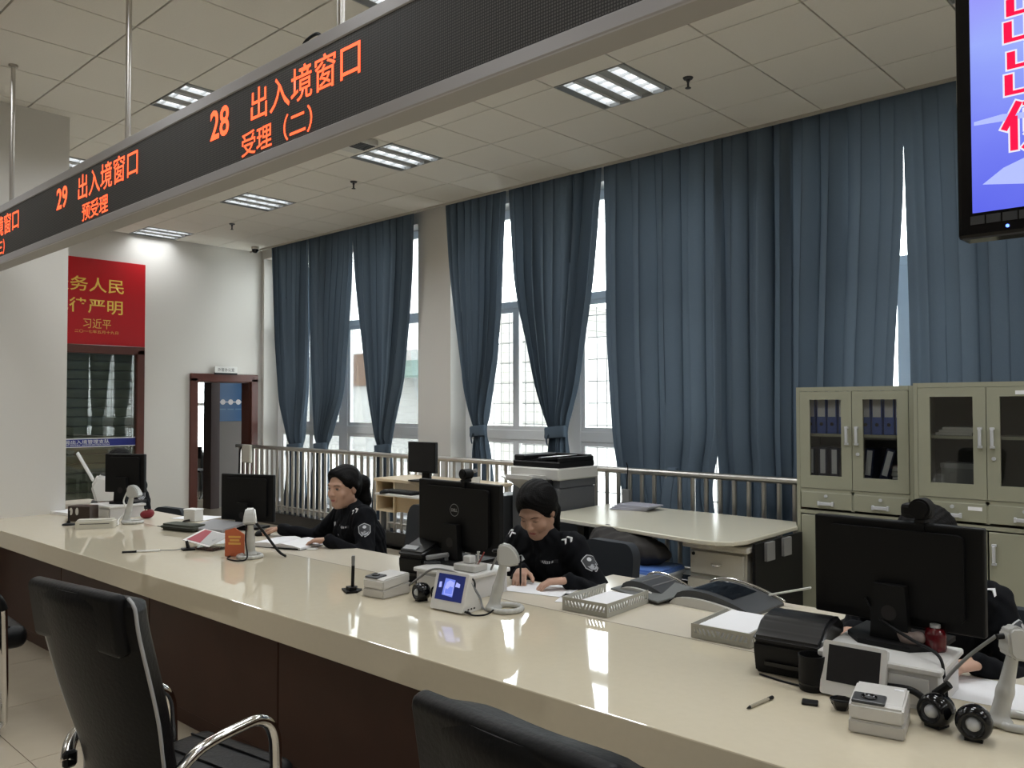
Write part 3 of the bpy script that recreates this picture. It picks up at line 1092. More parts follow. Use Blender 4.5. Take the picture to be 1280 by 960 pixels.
def curtain(label, Ltab, Rtab, zb, pleats, y=6.235, tie=None, amp=0.068, seed=1, group='blue curtains', flare=1.0):
    """cloth hung from the ceiling pocket; tie = height at which a band gathers it"""
    rnd = random.Random(seed)
    Lt, Rt = smooth_tab(Ltab), smooth_tab(Rtab)
    nu, nv = int(pleats * 14), 64
    z1 = CEIL + 0.10
    cx = interp(Lt, 2.0) * 0.5 + interp(Rt, 2.0) * 0.5
    ph = [rnd.uniform(-0.9, 0.9) for _ in range(int(pleats) + 3)]
    am = [rnd.uniform(0.55, 1.25) for _ in range(int(pleats) + 3)]
    V, F = [], []
    wtop = interp(Rt, 3.75) - interp(Lt, 3.75)
    for v in range(nv + 1):
        t = v / nv
        z = z1 + (zb - z1) * t
        xl, xr = interp(Lt, min(z, Lt[0][0])), interp(Rt, min(z, Rt[0][0]))
        w = xr - xl
        g = min(1.0, w / max(wtop, 1e-3))
        for u in range(nu + 1):
            s = u / nu
            a = s * pleats
            i = int(a)
            p = 1.3 * (ph[i] * (1 - (a - i)) + ph[i + 1] * (a - i))
            q = am[i] * (1 - (a - i)) + am[i + 1] * (a - i)
            drift = 0.35 * sin(t * 3.1 + seed + i * 0.7)
            fold = sin(2 * pi * a + p + drift * (1 - g * 0.3))
            fold = math.copysign(abs(fold) ** 0.8, fold)
            A = amp * q * (0.75 + 0.25 * sin(1.7 * t + i)) * (0.55 + 0.45 * min(1, t * 4))
            if tie:
                near = math.exp(-((z - tie) / 0.10) ** 2)
                A = A * (1 - 0.68 * near) + 0.25 * amp * (1 - g)
                if z < tie:
                    A *= 0.8
            edge = min(1, s * 12, (1 - s) * 12)
            bulge = 0.0
            if tie:
                bulge = (1 - g) * 0.07 * sin(pi * s)
            x = xl + w * (s + 0.10 / pleats * sin(4 * pi * a + p) * edge)
            V.append((x - cx, fold * A * (0.4 + 0.6 * edge) - bulge + 0.006 * sin(2.2 * z + 6 * s + seed), z))
    for v in range(nv):
        for u in range(nu):
            a = v * (nu + 1) + u
            F.append((a, a + 1, a + nu + 2, a + nu + 1))
    o = obj('curtain', (V, F), M_CURTAIN, smooth=True, loc=(cx, y, 0))
    tag(o, label, 'curtain', group)
    if tie:
        xl, xr = interp(Lt, tie) - cx, interp(Rt, tie) - cx
        b = bmesh.new()
        n = 28
        rings = []
        rx, ry = (xr - xl) / 2 + 0.006, 0.075
        for dz, sc in ((0.055, 1.0), (0.04, 1.05), (0.0, 1.03), (-0.04, 1.05), (-0.055, 1.0)):
            rings.append([b.verts.new(((xl + xr) / 2 + rx * sc * cos(2 * pi * k / n), -0.05 + ry * sc * sin(2 * pi * k / n), tie + dz + 0.012 * cos(2 * pi * k / n))) for k in range(n)])
        for r0, r1 in zip(rings, rings[1:]):
            for k in range(n):
                b.faces.new((r0[k], r0[(k + 1) % n], r1[(k + 1) % n], r1[k]))
        obj('tieback', b, M_CURTAIN, o, smooth=True)
        b = bmesh.new()
        tube(b, [(xl + 0.09, -0.13, tie - 0.02), (xl + 0.075, -0.140, tie - 0.07), (xl + 0.085, -0.135, tie - 0.13)], lambda t: 0.025 * (1 - 0.4 * t), n=8, flat=0.4)
        obj('tieback_end', b, M_CURTAIN, o, smooth=True)
    return o


G1 = 'blue curtains over the window wall'
curtain('blue tied curtain in the corner by the white end wall',
        [(3.81, -10.47), (3.1, -10.42), (2.46, -10.36), (1.61, -10.19), (1.22, -9.96), (1.08, -9.92), (0.94, -9.92), (0.5, -10.02), (0.15, -10.12)],
        [(3.77, -9.55), (2.61, -9.53), (1.81, -9.55), (1.22, -9.67), (1.08, -9.67), (0.95, -9.67), (0.52, -9.61), (0.15, -9.55)], 0.19, 8, tie=1.0, seed=1, group=G1)
curtain('dusty blue tied curtain, second from the white end wall, swept in an S curve',
        [(3.77, -9.56), (3.02, -9.55), (2.21, -9.48), (1.65, -9.4), (1.11, -9.29), (1.04, -9.27), (0.94, -9.28), (0.48, -9.46), (0.15, -9.62)],
        [(3.8, -8.56), (3.31, -8.57), (2.94, -8.61), (1.72, -8.73), (1.12, -9.05), (1.05, -9.08), (0.94, -9.07), (0.5, -9.09), (0.15, -9.12)], 0.22, 8, tie=1.03, seed=2, group=G1)
curtain('dusty blue tied curtain beside the bare white pier, on its end-wall side',
        [(3.8, -8.55), (3.19, -8.48), (2.81, -8.42), (1.79, -8.23), (1.19, -8.0), (1.08, -7.99), (0.96, -7.99), (0.67, -8.05), (0.15, -8.1)],
        [(3.8, -7.35), (3.17, -7.37), (2.76, -7.41), (1.85, -7.54), (1.19, -7.78), (1.09, -7.77), (0.97, -7.76), (0.69, -7.74), (0.15, -7.7)], 0.2, 9, tie=1.05, seed=3, group=G1)
curtain('dusty blue tied curtain just past the bare pier, the narrower of the two there',
        [(3.79, -6.81), (3.1, -6.74), (2.59, -6.66), (1.76, -6.52), (1.36, -6.34), (1.30, -6.33), (1.22, -6.34), (0.94, -6.37), (0.2, -6.40)],
        [(3.76, -5.89), (3.07, -5.93), (2.7, -5.95), (2.07, -6.02), (1.36, -6.19), (1.30, -6.18), (1.23, -6.17), (1.0, -6.11), (0.2, -6.0)], 0.2, 8, tie=1.3, seed=4, group=G1)
curtain('dusty blue tied curtain behind the photocopier, widest of the tied ones',
        [(3.78, -5.85), (2.9, -5.78), (2.58, -5.72), (1.75, -5.48), (1.36, -5.29), (1.31, -5.28), (1.23, -5.29), (1.07, -5.3), (0.2, -5.35)],
        [(3.74, -4.65), (3.15, -4.7), (2.73, -4.75), (1.74, -4.94), (1.36, -5.08), (1.31, -5.09), (1.24, -5.08), (1.08, -5.04), (0.2, -4.98)], 0.2, 9, tie=1.31, seed=5, group=G1)
curtain('closed dusty blue curtain hanging straight behind the pile of magazines on the cream table',
        [(3.78, -4.63), (2.37, -4.61), (2.07, -4.6), (1.27, -4.55), (0.99, -4.5), (0.15, -4.3)], [(3.76, -3.40), (1.3, -3.42), (1.0, -3.50), (0.8, -3.52), (0.55, -3.46), (0.15, -3.44)], 0.16, 5, amp=0.075, seed=6, group=G1)
curtain('closed dusty blue curtain behind the cut corner of the cream table',
        [(3.76, -3.46), (1.3, -3.46), (1.0, -3.43), (0.8, -3.42), (0.55, -3.47), (0.15, -3.5)], [(3.76, -2.80), (1.3, -2.82), (0.15, -2.80)], 0.16, 3, amp=0.075, seed=9, group=G1)
curtain('closed dusty blue curtain hanging straight behind the first filing cabinet',
        [(3.76, -2.85), (1.2, -2.88), (0.15, -2.90)], [(3.62, -1.95), (3.1, -1.955), (2.42, -2.0), (1.84, -2.04), (0.2, -2.1)], 0.16, 4, amp=0.075, seed=11, group=G1)
curtain('closed blue curtain past the light gap, behind the hanging monitor',
        [(3.74, -1.955), (3.1, -1.945), (2.41, -1.93), (1.72, -1.92), (0.2, -1.92)], [(3.71, 0.35), (0.2, 0.35)], 0.16, 12, amp=0.06, seed=8, group=G1)

# ================================================================== STEEL RAILING
rail = thing('steel_railing', 'stainless steel railing on a black kerb in front of the curtains', 'railing', (-5.0, 5.95, 0))
RX0, RX1 = -5.90, 5.6
b = bmesh.new()
cyl(b, (RX0, 0, 1.005), (RX1, 0, 1.005), 0.027, n=16)
obj('handrail', b, M_STEEL, rail, smooth=40)
b = bmesh.new()
cyl(b, (RX0, 0, 0.24), (RX1, 0, 0.24), 0.013, n=10)
obj('lower_rail', b, M_STEEL, rail, smooth=40)
obj('kerb', BB(RX0, RX1, -0.09, 0.09, 0, 0.165, bev=0.006), M_GRANITE, rail)
_p = None
k = 0
x = RX0 + 0.09
while x < RX1 - 0.05:
    post = k % 11 == 0
    if _p is None:
        b = bmesh.new()
        cyl(b, (0, 0, 0.165), (0, 0, 0.985), 0.0105, n=10, caps=False)
        _p = obj('baluster', b, M_STEEL, rail, smooth=True)
        q = _p
    else:
        q = _p.copy()
        COL.objects.link(q)
    q.location = (x, 0, 0)
    if post:
        q.scale = (1.9, 1.9, 1)
    k += 1
    x += 0.1235
jb = thing('switch_box', 'pale square electrical box fixed to the wall end of the steel railing', 'box', (-10.53, 5.955, 0.66))
obj('box_body', BB(-0.11, 0.11, -0.075, -0.03, 0.12, 0.37, bev=0.01), M_CREAMBOX, jb)
b = bmesh.new()
tube(b, [(-0.12, -0.05, 0.35), (-0.19, -0.05, 0.30), (-0.21, -0.05, 0.15), (-0.24, -0.04, -0.05)], 0.012, n=8)
obj('cable', b, M_BLACKP, jb)
cb = thing('socket_box', 'small grey socket box with cables on the steel railing behind the table', 'box', (-4.15, 5.915, 0.72))
obj('box_body', BB(-0.04, 0.04, -0.03, 0.0, 0, 0.13, bev=0.005), M_MIDG, cb)
b = bmesh.new()
tube(b, [(0.0, -0.012, 0.12), (0.03, -0.03, 0.3), (0.02, -0.035, 0.36)], 0.005, n=6)
tube(b, [(-0.03, -0.02, 0.02), (-0.2, -0.03, -0.15), (-0.3, -0.02, -0.3)], 0.006, n=6)
obj('cable', b, M_BLACKP, cb)
tl = obj('draped_cloth', (lambda: (lambda b: (tube(b, [(0, -0.10, 0.02), (0, -0.075, 0.20), (0.0, -0.02, 0.36), (0, 0.03, 0.38)], 0.05, n=10, flat=0.22), b)[1])(bmesh.new()))(), M_CURTAIN, loc=(-3.745, 5.985, 0.62 + 0.042), smooth=True)
tag(tl, 'pale blue cloth tail draped over the steel railing behind the cream table', 'cloth')

# ================================================================== FILING CABINETS
def handle_bar(parent, x, z, vertical, y=-0.004, n='handle'):
    b = bmesh.new()
    if vertical:
        box(b, (x, y - 0.018, z), (0.017, 0.012, 0.10), bev=0.003)
        for s in (-1, 1):
            box(b, (x, y - 0.01, z + s * 0.054), (0.024, 0.02, 0.014), bev=0.002)
    else:
        box(b, (x, y - 0.016, z), (0.085, 0.012, 0.022), bev=0.003)
        for s in (-1, 1):
            box(b, (x + s * 0.046, y - 0.009, z), (0.014, 0.02, 0.03), bev=0.002)
    h = obj(n, b, M_SILVER, parent)
    b = bmesh.new()
    for s in (-1, 1):
        if vertical:
            box(b, (x, y - 0.002, z + s * 0.074), (0.034, 0.006, 0.008))
        else:
            box(b, (x + s * 0.055, y - 0.002, z), (0.006, 0.006, 0.032))
    return h


def lock(parent, x, z, y=-0.004):
    b = bmesh.new()
    cyl(b, (x, y + 0.003, z), (x, y - 0.008, z), 0.011, n=12)
    box(b, (x, y - 0.010, z), (0.003, 0.004, 0.014))
    obj('lock', b, M_SILVER, parent)


def cabinet(label, x, y, W_, H, tags_):
    t = thing('filing_cabinet', label, 'cabinet', (x, y, 0), 0, 'grey-green steel filing cabinets')
    D = 0.355
    s = bmesh.new()
    for xx in (0.012, W_ - 0.012):
        box(s, (xx, D / 2, H / 2), (0.024, D, H))
    box(s, (W_ / 2, D - 0.006, H / 2), (W_ - 0.05, 0.012, H))
    for z in (0.03, H - 0.014):
        box(s, (W_ / 2, D / 2, z), (W_ - 0.05, D, 0.028 if z > 1 else 0.06))
    zt = H * 0.594
    dr = zt - 0.145
    box(s, (W_ / 2, D / 2, zt - 0.012), (W_ - 0.05, D, 0.03))
    box(s, (W_ / 2, D / 2, dr - 0.012), (W_ - 0.05, D, 0.024))
    box(s, (W_ / 2, 0.012, zt - 0.07), (0.022, 0.024, 0.13))
    obj('carcass', s, M_CABINET, t)
    obj('lining', BB(0.025, W_ - 0.025, D - 0.016, D - 0.013, zt, H - 0.03), M_CABIN, t)
    obj('shelf', BB(0.025, W_ - 0.025, 0.03, D - 0.02, zt + 0.335 * (H - zt) / 0.69 + 0.02, zt + 0.335 * (H - zt) / 0.69 + 0.038), M_CABINET, t)
    hw = (W_ - 0.05) / 2
    mid = zt + (H - zt) * 0.53
    for k in (0, 1):
        x0 = 0.027 + k * hw
        x1 = x0 + hw - 0.004
        d = bmesh.new()
        z0, z1 = zt + 0.006, H - 0.03
        ix0, ix1, iz0, iz1 = x0 + 0.068, x1 - 0.068, z0 + 0.085, z1 - 0.055
        for a in ((x0, ix0, z0, z1), (ix1, x1, z0, z1), (ix0, ix1, z0, iz0), (ix0, ix1, iz1, z1)):
            box(d, ((a[0] + a[1]) / 2, 0.006, (a[2] + a[3]) / 2), (a[1] - a[0], 0.02, a[3] - a[2]))
        dd = obj('glass_door', d, M_CABINET, t)
        obj('pane', BB(ix0 - 0.004, ix1 + 0.004, 0.008, 0.012, iz0 - 0.004, iz1 + 0.004), M_CGLASS, dd)
        handle_bar(dd, (x1 - 0.030) if k == 0 else (x0 + 0.030), mid, True)
        if k == 1:
            lock(dd, x0 + 0.035, mid - 0.12)
        w = bmesh.new()
        box(w, ((x0 + x1) / 2, 0.006, zt - 0.0745), (x1 - x0 - 0.006, 0.02, 0.108), bev=0.002)
        dw = obj('drawer', w, M_CABINET, t)
        handle_bar(dw, (x0 + x1) / 2, zt - 0.095, False)
        lock(dw, (x0 + x1) / 2, zt - 0.045)
        w = bmesh.new()
        box(w, ((x0 + x1) / 2, 0.006, (dr - 0.03 + 0.065) / 2), (x1 - x0 - 0.006, 0.02, dr - 0.10), bev=0.002)
        dl = obj('lower_door', w, M_CABINET, t)
        handle_bar(dl, (x1 - 0.030) if k == 0 else (x0 + 0.030), dr - 0.16, True)
    for n_, (lx, lz, lw) in enumerate(tags_):
        obj('label_card', BB(lx - lw / 2, lx + lw / 2, -0.006, -0.0045, lz - 0.011, lz + 0.011), M_PAPER, t)
    return t, zt


C1X, C1Y, C1W, C1H = -2.444, 5.5, 0.757, 1.695
cab1, Z1 = cabinet('grey-green steel filing cabinet with blue binders behind its glass doors', C1X, C1Y, C1W, C1H, [])
C2X, C2Y, C2W, C2H = -1.655, 5.40, 0.80, 1.708
cab2, Z2 = cabinet('grey-green steel filing cabinet with nearly empty dark shelves, next to the binder cabinet', C2X, C2Y, C2W, C2H, [(0.60, 1.645, 0.10), (0.335, 0.965, 0.075)])

_bind = {}
ORD = ['first', 'second', 'third', 'fourth', 'fifth', 'sixth', 'seventh', 'eighth', 'ninth']


def binder(kind, x, y, z, tilt, label, group, w=0.068, hh=0.30):
    key = (kind, w, hh)
    if key not in _bind:
        t = thing('ring_binder', label, 'binder', (x, y, z), 0, group)
        m = M_BLUEB if kind == 'blue' else M_NAVYB
        obj('cover', BB(0, w - 0.004, 0, 0.26, 0, hh, bev=0.003), m, t)
        if kind == 'blue':
            obj('spine_label', BB(0.007, w - 0.011, -0.0015, 0, 0.115, hh - 0.004), mat('spine_label_grey', (0.60, 0.61, 0.64), 0.7), t)
        else:
            obj('spine_label', BB(0.012, w - 0.016, -0.0015, 0, 0.10, hh - 0.012), mat('spine_label_grey', (0.60, 0.61, 0.64), 0.7), t)
        b = bmesh.new()
        cyl(b, (w / 2 - 0.002, -0.001, 0.065), (w / 2 - 0.002, 0.002, 0.065), 0.012, n=12)
        obj('finger_ring', b, M_JOINT, t)
        _bind[key] = t
        t.location.z += w * abs(sin(tilt))
        t.rotation_euler = (0, tilt, 0)
        return t
    t = copy_tree(_bind[key])
    t.location = (x, y, z + w * abs(sin(tilt)) + (0.0005 if tilt else 0))
    t.rotation_euler = (0, tilt, 0)
    t['label'] = label
    t['group'] = group
    return t


zs1 = Z1 + 0.335 * (C1H - Z1) / 0.69 + 0.0385
for k in range(9):
    xx = C1X + 0.045 + k * 0.0735
    binder('blue', xx, C1Y + 0.055 + 0.004 * (k % 2), zs1, 0, 'blue lever arch binder on the upper cabinet shelf, %s from the table side' % ORD[k], 'blue binders on the upper cabinet shelf')
zs0 = Z1 + 0.0035
for k, (dx, ti) in enumerate(((0.045, 0), (0.128, 0), (0.206, 0), (0.283, 0))):
    binder('navy', C1X + dx, C1Y + 0.06, zs0, ti, 'upright navy binder on the lower cabinet shelf, %s from the table side' % ORD[k], 'upright navy binders on the lower cabinet shelf', w=0.062, hh=0.275)
binder('navy', C1X + 0.415, C1Y + 0.06, zs0, 0.10, 'navy binder leaning slightly, nearer the middle of the lower cabinet shelf', 'leaning navy binders', w=0.062, hh=0.275)
binder('navy', C1X + 0.505, C1Y + 0.06, zs0, 0.26, 'navy binder leaning strongly over the stack of white papers', 'leaning navy binders', w=0.062, hh=0.275)
for k in range(5):
    o = obj('paper_bundle', B((0, 0, 0.0165), (0.13, 0.2, 0.033), bev=0.006), mat('paper_bundle_grey', (0.55, 0.55, 0.53), 0.8), loc=(C1X + 0.655 + 0.006 * (k % 2), C1Y + 0.19, zs0 + 0.0332 * k), rot=(0, 0, 0.08 * (k % 3 - 1)))
    tag(o, 'white paper bundle in the stack on the lower cabinet shelf, %s from the bottom' % ORD[k], 'paper', 'white paper bundles in the cabinet')
zs2 = Z2 + 0.335 * (C2H - Z2) / 0.69 + 0.0385
o = thing('cardboard_box', 'grey cardboard box on the lower shelf of the emptier cabinet', 'box', (C2X + 0.22, C2Y + 0.2, Z2 + 0.0035))
obj('box_body', BB(-0.1, 0.13, -0.08, 0.1, 0, 0.17), mat('board_grey', (0.22, 0.22, 0.21), 0.8), o)
obj('lid', BB(-0.103, 0.133, -0.083, 0.103, 0.17, 0.20), mat('board_grey2', (0.30, 0.30, 0.29), 0.8), o)
o = thing('folder_stack', 'pile of pale loose folders on the upper shelf of the emptier cabinet', 'folders', (C2X + 0.2, C2Y + 0.2, zs2))
for k in range(3):
    obj('folder', B((0.01 * k, 0, 0.008 + 0.016 * k), (0.2, 0.22, 0.015), rot=(0, 0, 0.1 * k)), M_LIGHTG, o)

# ================================================================== CREAM TABLE, PEDESTAL, THINGS UNDER IT
tb = thing('cream_table', 'cream laminate table with a cut corner standing before the steel railing', 'table', (-3.2, 5.1, 0))
b = bmesh.new()
poly = [(-4.10, 4.83), (-4.02, 4.70), (-2.66, 4.50), (-2.52, 4.51), (-2.43, 4.58), (-2.40, 4.70), (-2.42, 5.45), (-2.52, 5.66), (-4.02, 5.70), (-4.14, 5.60)]
prism(b, [(x + 3.2, y - 5.1) for x, y in poly], 0.72, 0.75)
bmesh.ops.bevel(b, geom=[e for e in b.edges if abs(e.verts[0].co.z - e.verts[1].co.z) < 1e-6], offset=0.006, segments=1, affect='EDGES')
obj('tabletop', b, M_TABLE, tb)
for x0, y0 in ((-3.93, 4.95), (-3.93, 5.5)):
    obj('leg', BB(x0 + 3.2, x0 + 3.26, y0 - 5.1, y0 - 5.04, 0, 0.72), M_BLACKP, tb)
obj('leg', BB(-3.82 + 3.2, -3.76 + 3.2, -0.13, -0.05, 0, 0.72), M_BLACKP, tb)
obj('side_panel', BB(0.805, 0.825, -0.36, 0.32, 0.0, 0.719), M_BLACKP, tb)
for y in (-0.24, 0.0):
    obj('cable_box', BB(0.8255, 0.845, y, y + 0.11, 0.60, 0.715), M_MIDG, tb)
pd = thing('drawer_pedestal', 'cream drawer pedestal under the cream table, its lower drawer ajar', 'drawers', (-2.64, 4.74, 0))
obj('body', BB(-0.20, 0.20, 0.02, 0.50, 0.03, 0.655), M_CREAMBOX, pd)
obj('top', BB(-0.235, 0.23, -0.03, 0.52, 0.655, 0.695, bev=0.008), M_CREAMBOX, pd)
for z0, z1, yy in ((0.49, 0.635, 0.0), (0.27, 0.465, -0.035), (0.05, 0.25, 0.0)):
    d = obj('drawer', BB(-0.19, 0.185, yy, yy + 0.02 if yy == 0 else 0.02, z0, z1, bev=0.003), M_CREAMBOX, pd)
    b = bmesh.new()
    tube(b, [(-0.035, yy, (z0 + z1) / 2), (-0.02, yy - 0.018, (z0 + z1) / 2 - 0.004), (0.02, yy - 0.018, (z0 + z1) / 2 - 0.004), (0.035, yy, (z0 + z1) / 2)], 0.006, n=8)
    obj('handle', b, M_CHROME, d)
b = bmesh.new()
cyl(b, (-0.165, 0.0, 0.615), (-0.165, -0.006, 0.615), 0.011, n=12)
obj('lock', b, M_BLACKP, pd)
for k in range(4):
    o = obj('magazine', B((0, 0, 0.005), (0.3, 0.21, 0.010), bev=0.002), mat('grey_magazine', (0.36, 0.36, 0.42), 0.5), loc=(-3.78 + 0.02 * k, 5.46 + 0.006 * k, 0.7505 + 0.0103 * k), rot=(0, 0, 0.25 - 0.09 * k))
    tag(o, 'grey magazine in the low pile on the cream table, %s from the bottom' % ORD[k], 'magazine', 'magazines on the cream table')


def crate(name, label, loc, rz, body, lid):
    t = thing(name, label, 'box', loc, rz)
    b = bmesh.new()
    prism(b, rrect(-0.25, 0.25, -0.17, 0.17, 0.03), 0.0, 0.22)
    obj('tub', b, body, t)
    b = bmesh.new()
    prism(b, rrect(-0.27, 0.27, -0.19, 0.19, 0.035), 0.215, 0.235)
    obj('rim', b, mat('crate_rim', (0.45, 0.50, 0.56), 0.4), t)
    b = bmesh.new()
    prism(b, rrect(-0.265, 0.265, -0.185, 0.185, 0.035), 0.2352, 0.262)
    bmesh.ops.bevel(b, geom=[e for e in b.edges if e.verts[0].co.z > 0.26 and e.verts[1].co.z > 0.26], offset=0.012, segments=2, affect='EDGES')
    obj('lid', b, lid, t)
    obj('clip', BB(-0.02, 0.02, -0.2, -0.19, 0.15, 0.235), mat('crate_clip', (0.05, 0.08, 0.2), 0.4), t)
    return t


M_BLID = mat('crate_blue_lid', (0.10, 0.20, 0.52), 0.35)
M_FROST = mat('crate_frosted', (0.34, 0.38, 0.42), 0.35)
crate('storage_crate', 'frosted plastic crate with a blue lid, upper of the two under the table', (-3.15, 4.60, 0.2625), 0.05, M_FROST, M_BLID)
crate('storage_crate', 'frosted plastic crate standing on the floor beneath the blue-lidded crate', (-3.15, 4.60, 0.0), 0.05, M_FROST, M_BLID)
crate('storage_crate', 'blue crate half hidden behind the seated officer who is writing', (-3.76, 4.40, 0.19), 0.1, M_BLID, M_BLID)
o = thing('carton', 'low brown carton on the floor under the small blue crate', 'box', (-3.76, 4.40, 0), 0.1)
obj('box_body', BB(-0.22, 0.22, -0.15, 0.15, 0, 0.188), mat('carton_brown', (0.30, 0.2, 0.11), 0.8), o)
obj('tape', BB(-0.22, 0.22, -0.02, 0.02, 0.1882, 0.1892), mat('carton_tape', (0.45, 0.35, 0.2), 0.4), o)
sdf_b = sdf_obj('black_bag', [('e', (0, 0, 0.10), (0.24, 0.16, 0.10)), ('e', (0.12, 0.02, 0.07), (0.2, 0.13, 0.075)), ('e', (-0.16, 0.02, 0.12), (0.14, 0.12, 0.10)), ('-e', (0, 0, -0.1), (0.6, 0.6, 0.1), None, 0.01)], mat('bag_cloth', (0.02, 0.017, 0.015), 0.8), None, 0.012, 0.06, noise=lambda G: 0.008 * np.sin(G[..., 0] * 45) * np.sin(G[..., 1] * 50 + G[..., 2] * 30))
sdf_b.location = (-3.25, 4.62, 0.5252)
tag(sdf_b, 'crumpled dark bag lying on the blue crate lid under the table', 'bag')
o = thing('power_strip_box', 'dark box standing on the floor under the far end of the cream table', 'box', (-3.66, 5.25, 0))
obj('box_body', BB(-0.16, 0.2, -0.1, 0.12, 0, 0.40, bev=0.005), M_DARKG, o)
obj('lid', BB(-0.165, 0.205, -0.105, 0.125, 0.4002, 0.42, bev=0.004), M_MIDG, o)
# ================================================================== PHOTOCOPIER
cp = thing('photocopier', 'grey and white office photocopier with a control panel, behind the writing officer', 'photocopier', (-4.36, 5.0, 0))
M_COP = mat('copier_grey', (0.085, 0.088, 0.095), 0.5)
obj('body', BB(-0.30, 0.20, 0, 0.48, 0.04, 0.92, bev=0.012), M_COP, cp)
obj('lower_tray', BB(-0.28, 0.18, -0.012, -0.001, 0.10, 0.30, bev=0.004), M_DARKG, cp)
obj('lower_tray', BB(-0.28, 0.18, -0.012, -0.001, 0.32, 0.52, bev=0.004), M_DARKG, cp)
obj('side_recess', BB(-0.02, 0.15, -0.003, 0.005, 0.70, 0.79), M_BLACKP, cp)
obj('output_slot', BB(0.05, 0.16, -0.003, 0.005, 0.60, 0.68), M_BLACKP, cp)
obj('scanner_band', BB(-0.31, 0.21, -0.01, 0.5, 0.98, 1.075, bev=0.01), M_LIGHTG, cp)
obj('neck', BB(-0.12, 0.20, 0.02, 0.48, 0.921, 0.979), M_COP, cp)
b = bmesh.new()
box(b, (-0.05, 0.24, 1.10), (0.50, 0.46, 0.048), bev=0.008)
box(b, (-0.24, 0.24, 1.145), (0.11, 0.44, 0.05), bev=0.01)
box(b, (0.185, 0.24, 1.14), (0.03, 0.44, 0.04), bev=0.006)
box(b, (0.0, 0.44, 1.145), (0.36, 0.05, 0.05), bev=0.006)
box(b, (0.0, 0.22, 1.138), (0.34, 0.36, 0.012), rot=(0, -0.09, 0))
obj('document_feeder', b, M_BLACKP, cp)
b = bmesh.new()
box(b, (0.03, 0.2, 1.16), (0.2, 0.28, 0.002), rot=(0, -0.08, 0.15))
obj('feeder_sheet', b, M_PAPER, cp)
b = bmesh.new()
prism(b, [(-0.02, 0.0), (0.16, 0.10), (0.16, 0.13), (-0.02, 0.125), (-0.10, 0.06), (-0.10, 0.01)], -0.16, 0.13, Matrix(((0, 0, 1, -0.05), (-1, 0, 0, -0.01), (0, 1, 0, 0.89), (0, 0, 0, 1))))
pn = obj('control_panel', b, M_LIGHTG, cp)
box_ = bmesh.new()
box(box_, (0.03, -0.09, 1.017), (0.06, 0.07, 0.004), rot=(-0.03, 0, 0))
obj('panel_screen', box_, M_BLACKG, pn)
obj('panel_side', BB(0.081, 0.14, -0.14, 0.01, 0.85, 0.985, bev=0.006), M_BLACKP, cp)
b = bmesh.new()
box(b, (-0.33, 0.10, 0.96), (0.16, 0.22, 0.012), rot=(0, 0.3, 0))
obj('output_tray', b, M_WHITEP, cp)
b = bmesh.new()
for x in (-0.24, 0.14):
    for y in (0.08, 0.4):
        cyl(b, (x, y, 0), (x, y, 0.045), 0.025, n=10)
obj('caster', b, M_BLACKP, cp)
sc = thing('side_cabinet', 'narrow dark grey cabinet standing next to the photocopier', 'cabinet', (-4.80, 4.9, 0))
obj('body', BB(-0.09, 0.11, 0, 0.42, 0.02, 0.83, bev=0.006), M_DARKG, sc)
obj('door', BB(-0.085, 0.105, -0.012, -0.0005, 0.05, 0.81, bev=0.004), M_COP, sc)
obj('emblem', B((-0.01, -0.0135, 0.765), (0.02, 0.003, 0.02)), M_SILVER, sc)
b = bmesh.new()
cyl(b, (-0.10, -0.03, 0.48), (0.10, -0.03, 0.455), 0.007, n=8)
cyl(b, (-0.10, -0.03, 0.48), (-0.10, -0.010, 0.48), 0.006, n=8)
cyl(b, (0.10, -0.03, 0.455), (0.10, -0.010, 0.455), 0.006, n=8)
obj('handle', b, M_CHROME, sc)

# ================================================================== SMALL COMPUTER DESK BY THE RAILING
dk = thing('computer_desk', 'small maple computer desk with open cubbies by the railing', 'desk', (-6.25, 5.36, 0))
obj('desktop', BB(-0.62, 0.85, -0.08, 0.45, 0.80, 0.83, bev=0.004), M_MAPLE, dk)
b = bmesh.new()
for x in (-0.61, -0.33):
    box(b, (x, 0.17, 0.645), (0.02, 0.44, 0.31))
for z in (0.50, 0.655):
    box(b, (-0.47, 0.17, z), (0.262, 0.44, 0.018))
box(b, (-0.47, 0.385, 0.645), (0.262, 0.012, 0.31))
obj('cubby', b, M_MAPLE, dk)
b = bmesh.new()
prism(b, [(-0.32, 0.50), (0.10, 0.50), (0.15, 0.53), (0.17, 0.58), (0.17, 0.68), (-0.32, 0.68)], 0.0, 0.02, MX_XZ)
obj('front_board', b, mat('maple_shade', (0.50, 0.38, 0.24), 0.4, noise=0.08, nscale=9), dk)
obj('keyboard_shelf', BB(-0.32, 0.45, -0.30, 0.05, 0.695, 0.715, bev=0.004), M_LIGHTG, dk)
for x in (-0.60, 0.24, 0.80):
    for y in (0.0, 0.4):
        obj('leg', BB(x, x + 0.04, y, y + 0.04, 0, 0.80 if x > 0 else 0.49), M_LIGHTG if x > 0 else M_DARKG, dk)
o = obj('dark_book', BB(-0.11, 0.11, -0.12, 0.12, 0, 0.035, bev=0.003), M_BLACKP, loc=(-6.72, 5.50, 0.6645))
tag(o, 'dark book lying in the upper cubby of the maple desk', 'book')
kb = thing('keyboard', 'black keyboard on the pull-out shelf of the maple desk', 'keyboard', (-6.30, 5.17, 0.7155))
obj('case', BB(-0.21, 0.23, -0.065, 0.075, 0, 0.022, bev=0.004), M_BLACKP, kb)
b = bmesh.new()
for r in range(5):
    for c_ in range(16):
        box(b, (-0.19 + c_ * 0.0265, -0.045 + r * 0.025, 0.026), (0.02, 0.019, 0.008))
_o = obj('keys', b, M_DARKG, kb)
